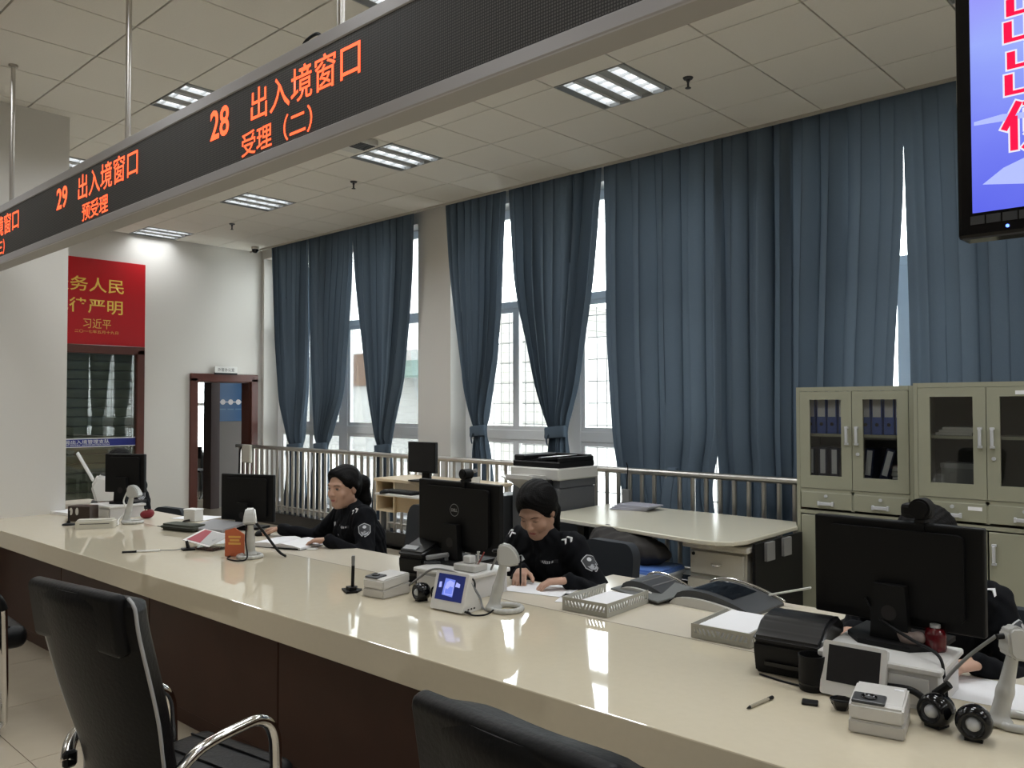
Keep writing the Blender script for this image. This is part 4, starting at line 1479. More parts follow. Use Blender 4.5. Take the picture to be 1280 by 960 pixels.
ms = sdf_obj('computer_mouse', [('e', (0, 0, 0.008), (0.03, 0.055, 0.026)), ('-e', (0, 0, -0.05), (0.2, 0.2, 0.05), None, 0.002)], M_BLACKP, None, 0.004, 0.01)
ms.location = (-6.43, 5.07, 0.716)
tag(ms, 'small dark mouse at the edge of the maple desk keyboard shelf', 'mouse')


def monitor(label, loc, rz, w, h, zc, thick=0.035, base=(0.24, 0.18), logo=False, depth=0.06, group=None, tilt=0.0):
    """zc = centre height of the panel above its base; the back of the panel faces local -y, the glass +y"""
    t = thing('computer_monitor', label, 'monitor', loc, rz, group)
    R = Matrix.Translation((0, 0, zc)) @ Euler((tilt, 0, 0)).to_matrix().to_4x4()
    b = bmesh.new()
    box(b, (0, 0, 0), (w, thick, h), bev=0.006, seg=2)
    o = obj('panel', b, M_BLACKP, t)
    o.matrix_local = R
    b = bmesh.new()
    prism(b, rrect(-w * 0.40, w * 0.40, -h * 0.40, h * 0.42, 0.02), thick / 2, thick / 2 + 0.016, MX_XZ)
    c = obj('back_cover', b, M_BLACKP, o)
    obj('screen', BB(-w / 2 + 0.012, w / 2 - 0.012, thick / 2, thick / 2 + 0.002, -h / 2 + 0.018, h / 2 - 0.012), M_BLACKG, o)
    b = bmesh.new()
    prism(b, [(-0.055, 0.012), (0.055, 0.012), (0.045, zc - h * 0.1), (-0.045, zc - h * 0.1)], 0.0, 0.03, Matrix.Translation((0, -thick / 2 - 0.018, 0)) @ MX_XZ)
    ne = obj('neck', b, M_BLACKP, t)
    b = bmesh.new()
    cyl(b, (0, -thick / 2 - 0.0485, zc * 0.45), (0, -thick / 2 - 0.046, zc * 0.45), 0.022, n=18)
    obj('cable_hole', b, M_JOINT, ne)
    b = bmesh.new()
    prism(b, [(-base[0] / 2, base[1] * 0.55), (base[0] / 2, base[1] * 0.55), (base[0] / 2, -base[1] * 0.2), (base[0] * 0.28, -base[1] * 0.55), (-base[0] * 0.28, -base[1] * 0.55), (-base[0] / 2, -base[1] * 0.2)], 0, 0.014)
    obj('base', b, M_BLACKP, t)
    if logo:
        M_LOGO = mat('logo_grey', (0.30, 0.31, 0.32), 0.4)
        b = bmesh.new()
        n = 28
        r0, r1 = 0.026, 0.0285
        yy = -thick / 2 - 0.0172
        ri = [b.verts.new((r0 * cos(2 * pi * k / n), yy, 0.03 + r0 * sin(2 * pi * k / n))) for k in range(n)]
        ro = [b.verts.new((r1 * cos(2 * pi * k / n), yy, 0.03 + r1 * sin(2 * pi * k / n))) for k in range(n)]
        for k in range(n):
            b.faces.new((ri[k], ri[(k + 1) % n], ro[(k + 1) % n], ro[k]))
        obj('logo_ring', b, M_LOGO, o)
        lettering('DELL', M_LOGO, o, -0.019, yy, 0.023, 0.014, 0.038, '-y', bold=0.0006, name='logo_letters')
    return t


m5 = monitor('small old black monitor on the maple desk, its dark screen towards us', (-6.18, 5.35, 0.8305), pi + 0.05, 0.385, 0.30, 0.235, 0.04, (0.22, 0.17))
ph = thing('desk_phone', 'grey telephone handset cradle standing on the maple desk', 'telephone', (-5.66, 5.45, 0.8305), 0.2)
b = bmesh.new()
prism(b, [(-0.10, 0), (0.10, 0), (0.10, 0.07), (-0.10, 0.02)], -0.07, 0.07, MX_XZ)
obj('body', b, M_LIGHTG, ph)
b = bmesh.new()
tube(b, [(-0.09, 0.03, 0.05), (0.0, 0.03, 0.10), (0.09, 0.03, 0.13)], 0.018, n=8)
obj('handset', b, M_MIDG, ph)

# ================================================================== SERVICE COUNTER
# local frame: x along the counter, y towards the window wall, origin on the front edge; slightly turned in the room
CT_RZ = 0.0195
CT = thing('service_counter', 'long cream stone service counter with dark wood front panels', 'counter', (0, 1.815, 0), CT_RZ)
CX_0, CX_1 = -6.83, 2.2
b = bmesh.new()
box(b, ((CX_0 + CX_1) / 2, 0.385, 0.705), (CX_1 - CX_0, 0.77, 0.11), bev=0.004, seg=2)
obj('stone_worktop', b, M_STONE, CT)
b = bmesh.new()
box(b, ((CX_0 - 0.85 + CX_1) / 2, 0.955, 0.742), (CX_1 - CX_0 + 0.85, 0.362, 0.034), bev=0.003)
obj('inner_desktop', b, M_INNER, CT)
obj('seam', BB(CX_0, CX_1, 0.7695, 0.7745, 0.70, 0.7585), M_JOINT, CT)
n = 0
x = CX_0 + 0.01
while x < CX_1 - 0.1:
    x1 = min(x + 1.22, CX_1)
    obj('front_panel', BB(x + 0.003, x1 - 0.003, 0.17, 0.19, 0.075, 0.649, bev=0.003), M_WALNUT, CT)
    x = x1
obj('panel_backing', BB(CX_0 + 0.01, CX_1, 0.19, 0.20, 0.0, 0.648), M_JOINT, CT)
obj('kick_board', BB(CX_0 + 0.01, CX_1, 0.18, 0.19, 0.0, 0.075), M_WALNUT, CT)
for x in (-7.6, -6.8, -5.75, -4.95, -3.4, -3.0, -1.6, -1.25, 0.2, 0.9, 2.15):
    obj('support_panel', BB(x, x + 0.03, 0.20, 1.11, 0, 0.648), M_INNER, CT)
ZT = 0.7605


def grommet(x, y):
    b = bmesh.new()
    lathe(b, [(0, 0), (0.032, 0), (0.034, 0.002), (0.028, 0.004), (0, 0.0035)], 24)
    o = obj('cable_grommet', b, M_LIGHTG, smooth=30, loc=(x, y, ZT))
    return tag(o, 'round cream cable cover set in the inner desk beside the open book', 'cable cover')


grommet(-4.05, 2.68)

# ------------------------------------------------------------------ hands-free code scanners (four alike)
M_SCAN = mat('scanner_grey_white', (0.50, 0.50, 0.48), 0.22, coat=0.3)


def make_scanner(label, loc, rz):
    t = thing('code_scanner', label, 'scanner', loc, rz, 'scanners on ring stands')
    pr = []
    n = 20
    for k in range(n):
        a0, a1 = 2 * pi * k / n, 2 * pi * (k + 1) / n
        pr.append(('c', (0.060 * cos(a0), -0.050 + 0.062 * sin(a0), 0.010), (0.060 * cos(a1), -0.050 + 0.062 * sin(a1), 0.010), 0.0105, 0.0105))
    sdf_obj('ring_base', pr, M_SCAN, t, 0.0035, 0.004)
    sdf_obj('column', [('c', (0, 0, 0.022), (0, -0.018, 0.09), 0.024, 0.021), ('c', (0, -0.018, 0.09), (0, -0.040, 0.185), 0.021, 0.0155), ('e', (0, 0, 0.012), (0.036, 0.034, 0.014), None)], M_SCAN, t, 0.0035, 0.012)
    b = bmesh.new()
    prism(b, [(0.030, 0.196), (0.030, 0.252), (0.016, 0.266), (-0.008, 0.266), (-0.030, 0.254), (-0.048, 0.232), (-0.058, 0.204), (-0.060, 0.188), (-0.030, 0.180), (0.0, 0.178), (0.018, 0.182)], -0.034, 0.034, Matrix(((0, 0, 1, 0), (1, 0, 0, 0), (0, 1, 0, 0), (0, 0, 0, 1))))
    for v in b.verts:
        f = 1.0 - 0.32 * max(0, (v.co.z - 0.20) / 0.066)
        v.co.x *= f
    bmesh.ops.bevel(b, geom=b.edges[:], offset=0.007, segments=3, affect='EDGES')
    bmesh.ops.translate(b, verts=b.verts, vec=(0, -0.046, 0))
    hd = obj('scan_head', b, M_SCAN, t, smooth=50)
    b = bmesh.new()
    box(b, (0, -0.093, 0.1815), (0.046, 0.020, 0.003), rot=(-0.2, 0, 0))
    obj('scan_window', b, M_BLACKG, hd)
    b = bmesh.new()
    tube(b, [(0, -0.020, 0.238), (0, 0.002, 0.236)], 0.008, n=8)
    obj('cable_plug', b, M_BLACKP, hd)
    return t


def cable(label, pts, r=0.0035, m=None, name='cable', group=None):
    b = bmesh.new()
    c0 = Vector(pts[0])
    tube(b, [Vector(p) - c0 for p in pts], r, n=6, smooth=8)
    o = obj(name, b, m or M_BLACKP, loc=c0, smooth=True)
    return tag(o, label, 'cable', group)


SC3 = make_scanner('white scanner on a ring stand beside the lit tablet and the writing officer', (-2.310, 2.372, ZT), 2.25)
SC4 = dup(SC3, (-0.540, 2.400, ZT), 2.30, 'white scanner on a ring stand beside the round speakers by the big monitor')
SC4.scale = (0.92, 0.92, 0.95)
SC2 = dup(SC3, (-4.11, 2.33, ZT), 0.95, 'grey-white scanner facing us behind the orange card')
SC1 = dup(SC3, (-5.90, 2.39, ZT), 2.2, 'white scanner with a looping cable at the column end of the counter')

# ------------------------------------------------------------------ fingerprint boxes
def make_fingerbox(label, loc, rz):
    t = thing('fingerprint_reader', label, 'fingerprint reader', loc, rz, 'white fingerprint readers')
    w, d, h = 0.125, 0.165, 0.088
    b = bmesh.new()
    prism(b, [(0, 0), (d, 0), (d, h * 0.55), (0, h * 0.40)], 0, w, Matrix(((0, 0, 1, 0), (1, 0, 0, 0), (0, 1, 0, 0), (0, 0, 0, 1))))
    bmesh.ops.bevel(b, geom=b.edges[:], offset=0.004, segments=2, affect='EDGES')
    obj('lower_shell', b, mat('reader_shell', (0.52, 0.50, 0.47), 0.4), t)
    b = bmesh.new()
    prism(b, [(0.001, h * 0.41), (d - 0.001, h * 0.56), (d - 0.001, h), (0.02, h * 0.93), (0.001, h * 0.86)], 0.001, w - 0.001, Matrix(((0, 0, 1, 0), (1, 0, 0, 0), (0, 1, 0, 0), (0, 0, 0, 1))))
    bmesh.ops.bevel(b, geom=b.edges[:], offset=0.005, segments=2, affect='EDGES')
    up = obj('upper_shell', b, mat('reader_top', (0.60, 0.585, 0.56), 0.4), t)
    b = bmesh.new()
    box(b, (0.044, 0.036, h * 0.945), (0.076, 0.06, 0.010), rot=(0.075, 0, 0), bev=0.006, seg=2)
    pad = obj('finger_pad', b, M_DARKG, t)
    b = bmesh.new()
    lathe(b, [(0.016, 0.0), (0.019, 0.0035), (0.014, 0.004), (0.011, 0.001), (0, 0.0005)], 20, Matrix.Translation((0.044, 0.036, h * 0.945 + 0.004)) @ Euler((0.075, 0, 0)).to_matrix().to_4x4())
    obj('finger_well', b, M_BLACKG, pad, smooth=True)
    b = bmesh.new()
    box(b, (w - 0.022, d - 0.03, h * 0.985), (0.022, 0.012, 0.002), rot=(0.06, 0, 0))
    obj('status_mark', b, M_PAPER, t)
    return t


FB1 = make_fingerbox('white fingerprint reader between the pen stand and the two small speakers', (-2.902, 2.172, ZT), 0.12)
FB2 = dup(FB1, (-0.806, 2.098, ZT), 0.22, 'white fingerprint reader standing before the dark tablet')
FB2.scale = (1.02, 0.95, 0.95)

# ------------------------------------------------------------------ small round speakers
def make_speaker(label, loc, rz, r=0.038):
    t = thing('small_speaker', label, 'speaker', loc, rz, 'round black desktop speakers')
    mx = Matrix.Translation((0, 0, r)) @ Euler((pi / 2, 0, 0)).to_matrix().to_4x4()
    b = bmesh.new()
    lathe(b, [(0, -0.034), (r * 0.6, -0.033), (r * 0.9, -0.022), (r, 0.0), (r * 0.97, 0.015), (r * 0.82, 0.028), (r * 0.66, 0.030), (r * 0.58, 0.026)], 32, mx)
    obj('shell', b, M_BLACKG, t, smooth=True)
    b = bmesh.new()
    lathe(b, [(r * 0.60, 0.0265), (r * 0.50, 0.019), (r * 0.40, 0.018)], 32, mx)
    obj('cone', b, M_DARKG, t, smooth=True)
    b = bmesh.new()
    lathe(b, [(r * 0.41, 0.018), (r * 0.36, 0.026), (r * 0.22, 0.032), (0, 0.034)], 28, mx)
    obj('dust_cap', b, M_SILVER, t, smooth=True)
    obj('foot', BB(-0.018, 0.018, -0.02, 0.02, 0.0, 0.012), M_BLACKP, t)
    return t


SP1 = make_speaker('round black speaker, the fuller seen of the pair behind the lit tablet', (-2.648, 2.285, ZT), -0.2)
SP2 = dup(SP1, (-2.565, 2.315, ZT), -0.25, 'round black speaker partly hidden behind the lit tablet')
SP3 = dup(SP1, (-0.655, 2.287, ZT), -0.30, 'round black speaker behind the fingerprint reader, turned to the column end')
SP3.scale = (1.1, 1.1, 1.1)
SP4 = dup(SP1, (-0.563, 2.262, ZT), 0.15, 'round black speaker facing us, next to the white scanner ring')

SP4.scale = (1.1, 1.1, 1.1)
# ------------------------------------------------------------------ white tablets on the counter
def make_tablet(label, loc, rz, w, h, lean, lit):
    t = thing('signature_tablet', label, 'tablet', loc, rz, 'white tablets facing the public')
    R = Matrix.Translation((w / 2, 0, 0)) @ Euler((-lean, 0, 0)).to_matrix().to_4x4()
    b = bmesh.new()
    prism(b, rrect(-w / 2, w / 2, 0.004, h, 0.008), -0.010, 0.010, MX_XZ)
    f = obj('front_shell', b, M_WHITEP, t)
    f.matrix_local = R
    b = bmesh.new()
    prism(b, [(-w / 2 + 0.016, h * 0.27), (w / 2 - 0.016, h * 0.27), (w / 2 - 0.016, h * 0.93), (-w / 2 + 0.016, h * 0.93)], 0.0100, 0.0115, MX_XZ)
    s = obj('screen', b, lit, f)
    d = 0.02 + h * sin(lean)
    b = bmesh.new()
    prism(b, [(0.012, 0.0), (0.115, 0.0), (0.115, 0.012), (0.055, h * 0.72), (0.035, h * 0.72)], 0.006, w - 0.006, Matrix(((0, 0, 1, 0), (1, 0, 0, 0), (0, 1, 0, 0), (0, 0, 0, 1))))
    obj('back_stand', b, M_WHITEP, t)
    for k in range(3):
        obj('port', BB(w - 0.0065, w - 0.0052, 0.03 + k * 0.018, 0.04 + k * 0.018, 0.010, 0.016), M_BLACKP, t)
    return t, s


M_SCRBLUE = mat('tablet_screen_blue', (0.01, 0.012, 0.04), 0.2, emit=(0.010, 0.016, 0.085), estr=1.0)
TB1, s1 = make_tablet('white tablet stand with a lit blue camera screen on the counter', (-2.515, 2.222, ZT), 0.10, 0.172, 0.155, 0.30, M_SCRBLUE)
M_SCR2 = mat('tablet_screen_bright', (0.02, 0.03, 0.1), 0.2, emit=(0.16, 0.22, 0.75), estr=1.0)
M_SCR3 = mat('tablet_screen_lilac', (0.02, 0.03, 0.1), 0.2, emit=(0.38, 0.42, 0.88), estr=1.0)
b = bmesh.new()
prism(b, [(-0.036, 0.062), (0.02, 0.058), (0.022, 0.125), (-0.03, 0.128)], 0.01155, 0.0122, MX_XZ)
obj('screen_image', b, M_SCR2, s1)
for poly in ([(-0.026, 0.09), (-0.01, 0.086), (0.0, 0.098), (0.018, 0.096), (0.02, 0.115), (-0.005, 0.122), (-0.02, 0.112)], [(0.026, 0.10), (0.05, 0.098), (0.05, 0.112), (0.03, 0.118)], [(-0.058, 0.088), (-0.044, 0.09), (-0.046, 0.112), (-0.058, 0.11)]):
    b = bmesh.new()
    prism(b, poly, 0.0122, 0.0126, MX_XZ)
    obj('screen_image', b, M_SCR3, s1)
b = bmesh.new()
for a in ((-0.024, 0.066, 0.044, 0.003), (-0.024, 0.082, 0.003, 0.032), (0.018, 0.082, 0.003, 0.032)):
    box(b, (a[0] + (0.022 if a[2] > 0.01 else 0), -0.0125, a[1]), (a[2], 0.0006, a[3]))
obj('focus_frame', b, M_SCR3, s1)
TB2, s2 = make_tablet('white tablet stand with a dark blank screen, by the black pen cup', (-0.968, 2.318, ZT), 0.06, 0.172, 0.150, 0.30, mat('tablet_screen_off', (0.012, 0.012, 0.014), 0.25))

# ------------------------------------------------------------------ white risers under the monitors
def riser(label, loc, rz, w, d, h):
    t = thing('monitor_riser', label, 'monitor riser', loc, rz, 'white monitor risers')
    obj('top', BB(-w / 2 - 0.012, w / 2 + 0.012, -d / 2 - 0.012, d / 2 + 0.012, h - 0.018, h, bev=0.004), M_WHITEP, t)
    b = bmesh.new()
    prism(b, [(-d / 2, 0), (d / 2, 0), (d / 2, h - 0.0185), (-d / 2, h - 0.0185)], -w / 2, w / 2, Matrix(((0, 0, 1, 0), (1, 0, 0, 0), (0, 1, 0, 0), (0, 0, 0, 1))))
    obj('body', b, mat('riser_side', (0.62, 0.61, 0.61), 0.45), t)
    obj('drawer_front', BB(-w / 2 + 0.02, w / 2 - 0.02, -d / 2 - 0.006, -d / 2 - 0.0005, 0.012, h - 0.03, bev=0.002), M_WHITEP, t)
    return t


RS1 = riser('white riser box under the black monitor with a round logo', (-2.655, 2.525, ZT), 0.04, 0.31, 0.25, 0.105)
RS2 = riser('white riser box under the biggest monitor, behind the dark tablet', (-0.835, 2.495, ZT), 0.06, 0.30, 0.25, 0.115)
RS0 = riser('white riser box under the monitor at the column end', (-6.32, 2.50, ZT), 0.08, 0.28, 0.25, 0.095)

MD = monitor('black monitor with a round logo on its back, beside the writing officer', (-2.76, 2.61, ZT + 0.1055), 0.0, 0.535, 0.315, 0.205 , 0.03, (0.25, 0.19), True)
MB_ = monitor('biggest black monitor, its plain back filling the view before the cabinets', (-0.852, 2.60, ZT + 0.1155), -0.02, 0.485, 0.305, 0.203, 0.03, (0.26, 0.20))
M4 = monitor('black monitor at the column end, a person half hidden behind it', (-6.31, 2.55, ZT + 0.0955), 0.55, 0.33, 0.285, 0.22, 0.03, (0.22, 0.18))
M1 = monitor('black monitor that the long-haired officer looks at, beside the doorway', (-5.05, 2.84, ZT), 0.36, 0.43, 0.31, 0.205, 0.03, (0.22, 0.16))
for mon, nm in ((MD, 'round black webcam clipped on the monitor with the round logo'), (MB_, 'black webcam clipped on the biggest monitor')):
    loc = mon.location
    big = mon is MB_
    t = thing('webcam', nm, 'webcam', (loc.x + (0.075 if big else 0.045), loc.y, loc.z + (0.3555 if big else 0.363)), 0.0)
    r = 0.030 if big else 0.024
    b = bmesh.new()
    cyl(b, (0, -0.03, r + 0.012), (0, 0.03, r + 0.012), r, n=20)
    bmesh.ops.bevel(b, geom=[e for e in b.edges if len(e.link_faces) == 2 and e.calc_face_angle(0) > 1], offset=0.006, segments=2, affect='EDGES')
    obj('camera_body', b, M_BLACKP, t, smooth=40)
    if big:
        obj('wide_case', BB(-0.055, 0.03, -0.022, 0.026, 0.012, 0.055, bev=0.012, seg=2), M_BLACKP, t)
    b = bmesh.new()
    box(b, (0, -0.002, 0.006), (0.03, 0.045, 0.012), bev=0.002)
    box(b, (0, -0.019, -0.012), (0.022, 0.005, 0.032))
    obj('clip', b, M_BLACKP, t)
    b = bmesh.new()
    cyl(b, (0, 0.028, r + 0.012), (0, 0.034, r + 0.012), r * 0.55, n=16)
    obj('lens', b, M_BLACKG, t)

# ------------------------------------------------------------------ black card printers
def card_printer(label, loc, rz, w, d, h, hood):
    t = thing('card_printer', label, 'printer', loc, rz)
    Mx = Matrix(((0, 0, 1, 0), (1, 0, 0, 0), (0, 1, 0, 0), (0, 0, 0, 1)))
    b = bmesh.new()
    prism(b, [(0.015, 0), (d, 0), (d, h * 0.58), (0.0, h * 0.58), (0.0, h * 0.40)], 0, w, Mx)
    bmesh.ops.bevel(b, geom=b.edges[:], offset=0.006, segments=2, affect='EDGES')
    obj('base_case', b, M_BLACKP, t, smooth=30)
    b = bmesh.new()
    if hood:
        prof = [(-0.006, h * 0.585), (d + 0.002, h * 0.585), (d + 0.002, h * 0.78), (d * 0.92, h * 0.93), (d * 0.72, h), (d * 0.45, h * 0.99), (d * 0.28, h * 0.92), (d * 0.14, h * 0.76), (-0.004, h * 0.68)]
    else:
        prof = [(-0.004, h * 0.585), (d, h * 0.585), (d, h * 0.98), (d * 0.86, h), (d * 0.6, h * 0.96), (d * 0.22, h * 0.80), (0.0, h * 0.72)]
    prism(b, prof, -0.003, w + 0.003, Mx)
    bmesh.ops.bevel(b, geom=b.edges[:], offset=0.010, segments=3, affect='EDGES')
    obj('lid', b, mat('printer_lid', (0.016, 0.016, 0.017), 0.28), t, smooth=30)
    if not hood:
        b = bmesh.new()
        box(b, (w * 0.34, d * 0.13, h * 0.785), (w * 0.55, 0.03, 0.004), rot=(0.42, 0, 0))
        obj('label_strip', b, mat('label_strip_grey', (0.36, 0.37, 0.38), 0.4), t)
    obj('card_slot', BB(w * 0.18, w * 0.82, -0.004, 0.006, h * 0.18, h * 0.25), M_BLACKG, t)
    return t


card_printer('black card printer with a domed lid beside the dark tablet', (-1.195, 2.365, ZT), 0.10, 0.200, 0.24, 0.165, True)
card_printer('black card printer with a sloped lid and a pale strip, beside the logo monitor', (-3.015, 2.46, ZT), 0.15, 0.145, 0.26, 0.20, False)

# ------------------------------------------------------------------ trays, papers and desk devices
M_TRAY = mat('tray_grey_beige', (0.40, 0.39, 0.34), 0.45)


def perforated_side(bm, L, h, th, mtx, slots):
    """upright side of length L in local XZ with slanted slots actually cut through"""
    n = slots
    m0, m1 = 0.012, L - 0.012
    z0, z1 = h * 0.28, h * 0.74
    vs = []

    def bx(x0, x1, za, zb):
        r = bmesh.ops.create_cube(bm, size=1, matrix=mtx @ Matrix.Translation(((x0 + x1) / 2, 0, (za + zb) / 2)) @ Matrix.Diagonal((x1 - x0, th, zb - za, 1)))
    bx(0, L, 0, z0)
    bx(0, L, z1, h)
    bx(0, m0, z0, z1)
    bx(m1, L, z0, z1)
    p = (m1 - m0) / (n + 0.5)
    mid = (n - 1) / 2
    for k in range(n):
        xc = m0 + (k + 0.75) * p
        sl = 0.010 * (1 if k < mid else -1) * (-1)
        q = [(-p * 0.26 - sl / 2, z0), (p * 0.26 - sl / 2, z0), (p * 0.26 + sl / 2, z1), (-p * 0.26 + sl / 2, z1)]
        a = [bm.verts.new(mtx @ Vector((xc + x, -th / 2, z))) for x, z in q]
        c = [bm.verts.new(mtx @ Vector((xc + x, th / 2, z))) for x, z in q]
        bm.faces.new(a)
        bm.faces.new(list(reversed(c)))
        for i in range(4):
            j = (i + 1) % 4
            bm.faces.new((a[i], c[i], c[j], a[j]))


def paper_tray(label, loc, rz, w, d, h, fill):
    t = thing('paper_tray', label, 'paper tray', loc, rz, 'perforated grey paper trays')
    obj('floor_plate', BB(0, w, 0, d, 0, 0.003), M_TRAY, t)
    T = Matrix.Translation
    Rz = Matrix.Rotation(pi / 2, 4, 'Z')
    for mtx, L, n in ((T((0, 0.002, 0.003)), w, 11), (T((0.002, 0.004, 0.003)) @ Rz, d - 0.006, 15), (T((w - 0.002, 0.004, 0.003)) @ Rz, d - 0.006, 15)):
        b = bmesh.new()
        perforated_side(b, L, h, 0.003, mtx, n)
        s = obj('perforated_side', b, M_TRAY, t)
    M_SH = M_PAPER
    p = obj('paper_stack', BB(0.018, w - 0.018, 0.024, d + 0.004, 0.0035, fill, bev=0.001), M_PAPER, t)
    return t


TR1 = paper_tray('perforated grey tray of white paper, the nearer one to the writing officer', (-2.118, 2.568, ZT), 0.06, 0.212, 0.315, 0.05, 0.022)
TR2 = paper_tray('perforated grey tray heaped with white paper beside the domed black printer', (-1.535, 2.572, ZT), 0.05, 0.220, 0.285, 0.046, 0.044)
obj('desk_return', BB(-2.35, -0.95, 1.1365, 1.50, 0.725, 0.759, bev=0.003), M_INNER, CT)
obj('support_panel', BB(-1.62, -1.59, 1.14, 1.48, 0, 0.7245), M_INNER, CT)
gb = obj('grey_board', B((0, 0, 0.004), (0.30, 0.24, 0.008), bev=0.002), mat('grey_board_card', (0.11, 0.115, 0.11), 0.6), loc=(-1.985, 3.03, 0.7595 + 0.022), rot=(0.10, 0.0, -0.25))
tag(gb, 'dark grey clipboard lying aslant behind the first paper tray', 'clipboard')


def hood_device(label, loc, rz, L, D, H, window):
    t = thing('slip_printer', label, 'printer', loc, rz)

    def prof(s, n=14, z0=0.0):
        top = [(L * k / n, z0 + (H * s) * (sin(pi * min(1.0, (k / n) ** 0.62 * 0.94 + 0.03))) ** 0.75) for k in range(n + 1)]
        return [(0, 0)] + top + [(L, 0)]
    b = bmesh.new()
    prism(b, prof(0.96), -D + 0.02, -0.012, MX_XZ)
    obj('hood', b, M_DARKG, t, smooth=35)
    b = bmesh.new()
    prism(b, prof(0.55), -0.011, 0.008, MX_XZ)
    obj('pale_cheek', b, M_LIGHTG, t, smooth=35)
    b = bmesh.new()
    pts = [(x, D - 0.012, z + 0.004) for x, z in prof(1.0)[1:-1]]
    tube(b, pts, 0.0055, n=8, smooth=2)
    obj('chrome_arc', b, M_CHROME, t, smooth=True)
    if window:
        p = prof(0.96)
        b = bmesh.new()
        for k in range(4, 11):
            (x0, z0), (x1, z1) = p[k], p[k + 1]
            vs = [b.verts.new(v) for v in ((x0, 0.05, z0 + 0.0015), (x1, 0.05, z1 + 0.0015), (x1, D - 0.05, z1 + 0.0015), (x0, D - 0.05, z0 + 0.0015))]
            b.faces.new(vs)
        obj('dark_window', b, M_BLACKG, t)
        b = bmesh.new()
        box(b, (L + 0.03, D - 0.03, H * 0.95), (0.17, 0.02, 0.006), rot=(0, -0.28, 0.25))
        obj('paper_guide', b, M_LIGHTG, t)
    else:
        p = prof(0.96)
        for k in (4, 7, 10):
            x0, z0 = p[k]
            b = bmesh.new()
            cyl(b, (x0, 0.02, z0 + 0.001), (x0, D - 0.03, z0 + 0.001), 0.003, n=6)
            obj('rib', b, M_MIDG, t)
    return t


hood_device('dark grey slip printer with a ribbed curved hood, behind the paper trays', (-2.13, 2.965, ZT - 0.001), 0.0, 0.25, 0.22, 0.062, False)
hood_device('dark slip printer with a black window and a chrome arc, behind the heaped tray', (-1.86, 2.955, ZT - 0.001), -0.02, 0.36, 0.30, 0.068, True)


def sheet(label, loc, rz, w=0.21, d=0.297, n=1, group=None, h=0.001):
    o = obj('paper_sheet', B((0, 0, h / 2), (w, d, h)), M_PAPER, loc=loc, rot=(0, 0, rz))
    return tag(o, label, 'paper', group)


sheet('white form the officer by the photocopier is writing on', (-2.42, 2.79, ZT), 0.25, 0.30, 0.21)
sheet('white sheet peeping out under the first paper tray', (-2.21, 2.74, ZT), 0.4, 0.10, 0.16)
sheet('white form by the last scanner, under the hidden officer', (-0.60, 2.66, ZT), 0.1, 0.30, 0.24)
sheet('loose white paper on the desk next to the white cube box', (-5.80, 2.86, ZT), 0.4, 0.30, 0.21)
sheet('loose white paper lying behind the grey folder by the doorway', (-5.35, 2.84, ZT), 0.1, 0.26, 0.19)
sheet('white sheet under the acrylic stand, toward the inner desk', (-4.72, 2.48, ZT), -0.3, 0.26, 0.19)

# open book with a pen
bk = thing('open_book', 'thick open record book before the long-haired officer', 'book', (-4.28, 2.665, ZT), 0.32)
for s in (-1, 1):
    b = bmesh.new()
    prof = [(0, 0.002), (0.19, 0.002), (0.188, 0.014), (0.12, 0.024), (0.05, 0.030), (0.012, 0.024), (0, 0.012)]
    prism(b, [(s * x, z) for x, z in prof], -0.125, 0.125, MX_XZ)
    obj('page_block', b, M_PAPER, bk)
obj('cover', BB(-0.195, 0.195, -0.13, 0.13, 0, 0.002), M_DARKG, bk)


def pen(label, a, b_, body, tip, r=0.0045):
    a, b_ = Vector(a), Vector(b_)
    t = thing('pen', label, 'pen', a)
    d = b_ - a
    b = bmesh.new()
    cyl(b, d * 0.12, d, r, n=10)
    obj('barrel', b, body, t, smooth=40)
    b = bmesh.new()
    cyl(b, d * 0.0, d * 0.12, 0.001, r, n=10)
    obj('tip', b, tip, t, smooth=40)
    b = bmesh.new()
    cyl(b, d * 0.86, d * 1.03, r * 1.12, n=10)
    obj('cap', b, tip, t, smooth=40)
    return t


pen('black pen lying along the edge of the open book', (-4.245, 2.525, ZT + 0.0055), (-4.08, 2.60, ZT + 0.0055), M_BLACKP, M_BLACKP)
pen('clear ballpoint with a black end lying alone near the counter edge', (-1.062, 2.062, ZT + 0.0046), (-1.050, 2.185, ZT + 0.0046), mat('pen_clear', (0.35, 0.32, 0.25), 0.15), M_BLACKP)

# desk pens on cords
ps = thing('pen_stand', 'black desk pen standing upright in its triangular base', 'pen stand', (-3.01, 2.19, ZT))
b = bmesh.new()
prism(b, [(-0.055, -0.01), (0.03, -0.045), (0.05, 0.0), (0.02, 0.045), (-0.02, 0.03)], 0, 0.008)
prism(b, [(-0.02, -0.012), (0.022, -0.025), (0.034, 0.002), (0.012, 0.026), (-0.012, 0.016)], 0.008, 0.022)
obj('base', b, M_BLACKP, ps)
b = bmesh.new()
cyl(b, (0.012, 0, 0.02), (0.016, 0.0, 0.115), 0.0075, n=12)
obj('pen_barrel', b, M_BLACKP, ps, smooth=40)
b = bmesh.new()
cyl(b, (0.016, 0, 0.115), (0.018, 0, 0.158), 0.0072, n=12)
box(b, (0.0185, -0.008, 0.138), (0.004, 0.003, 0.035))
obj('pen_clip', b, M_MIDG, ps, smooth=40)
pc = thing('corded_pen', 'white pen with a black tip lying on its cord beside a black holder', 'pen', (-4.68, 1.95, ZT))
b = bmesh.new()
tube(b, [(0.0, 0.005, 0.006), (0.035, 0.06, 0.006), (0.06, 0.11, 0.006)], 0.0055, n=8)
obj('barrel', b, M_WHITEP, pc)
b = bmesh.new()
cyl(b, (-0.035, -0.06, 0.006), (0.0, 0.005, 0.006), 0.006, n=8)
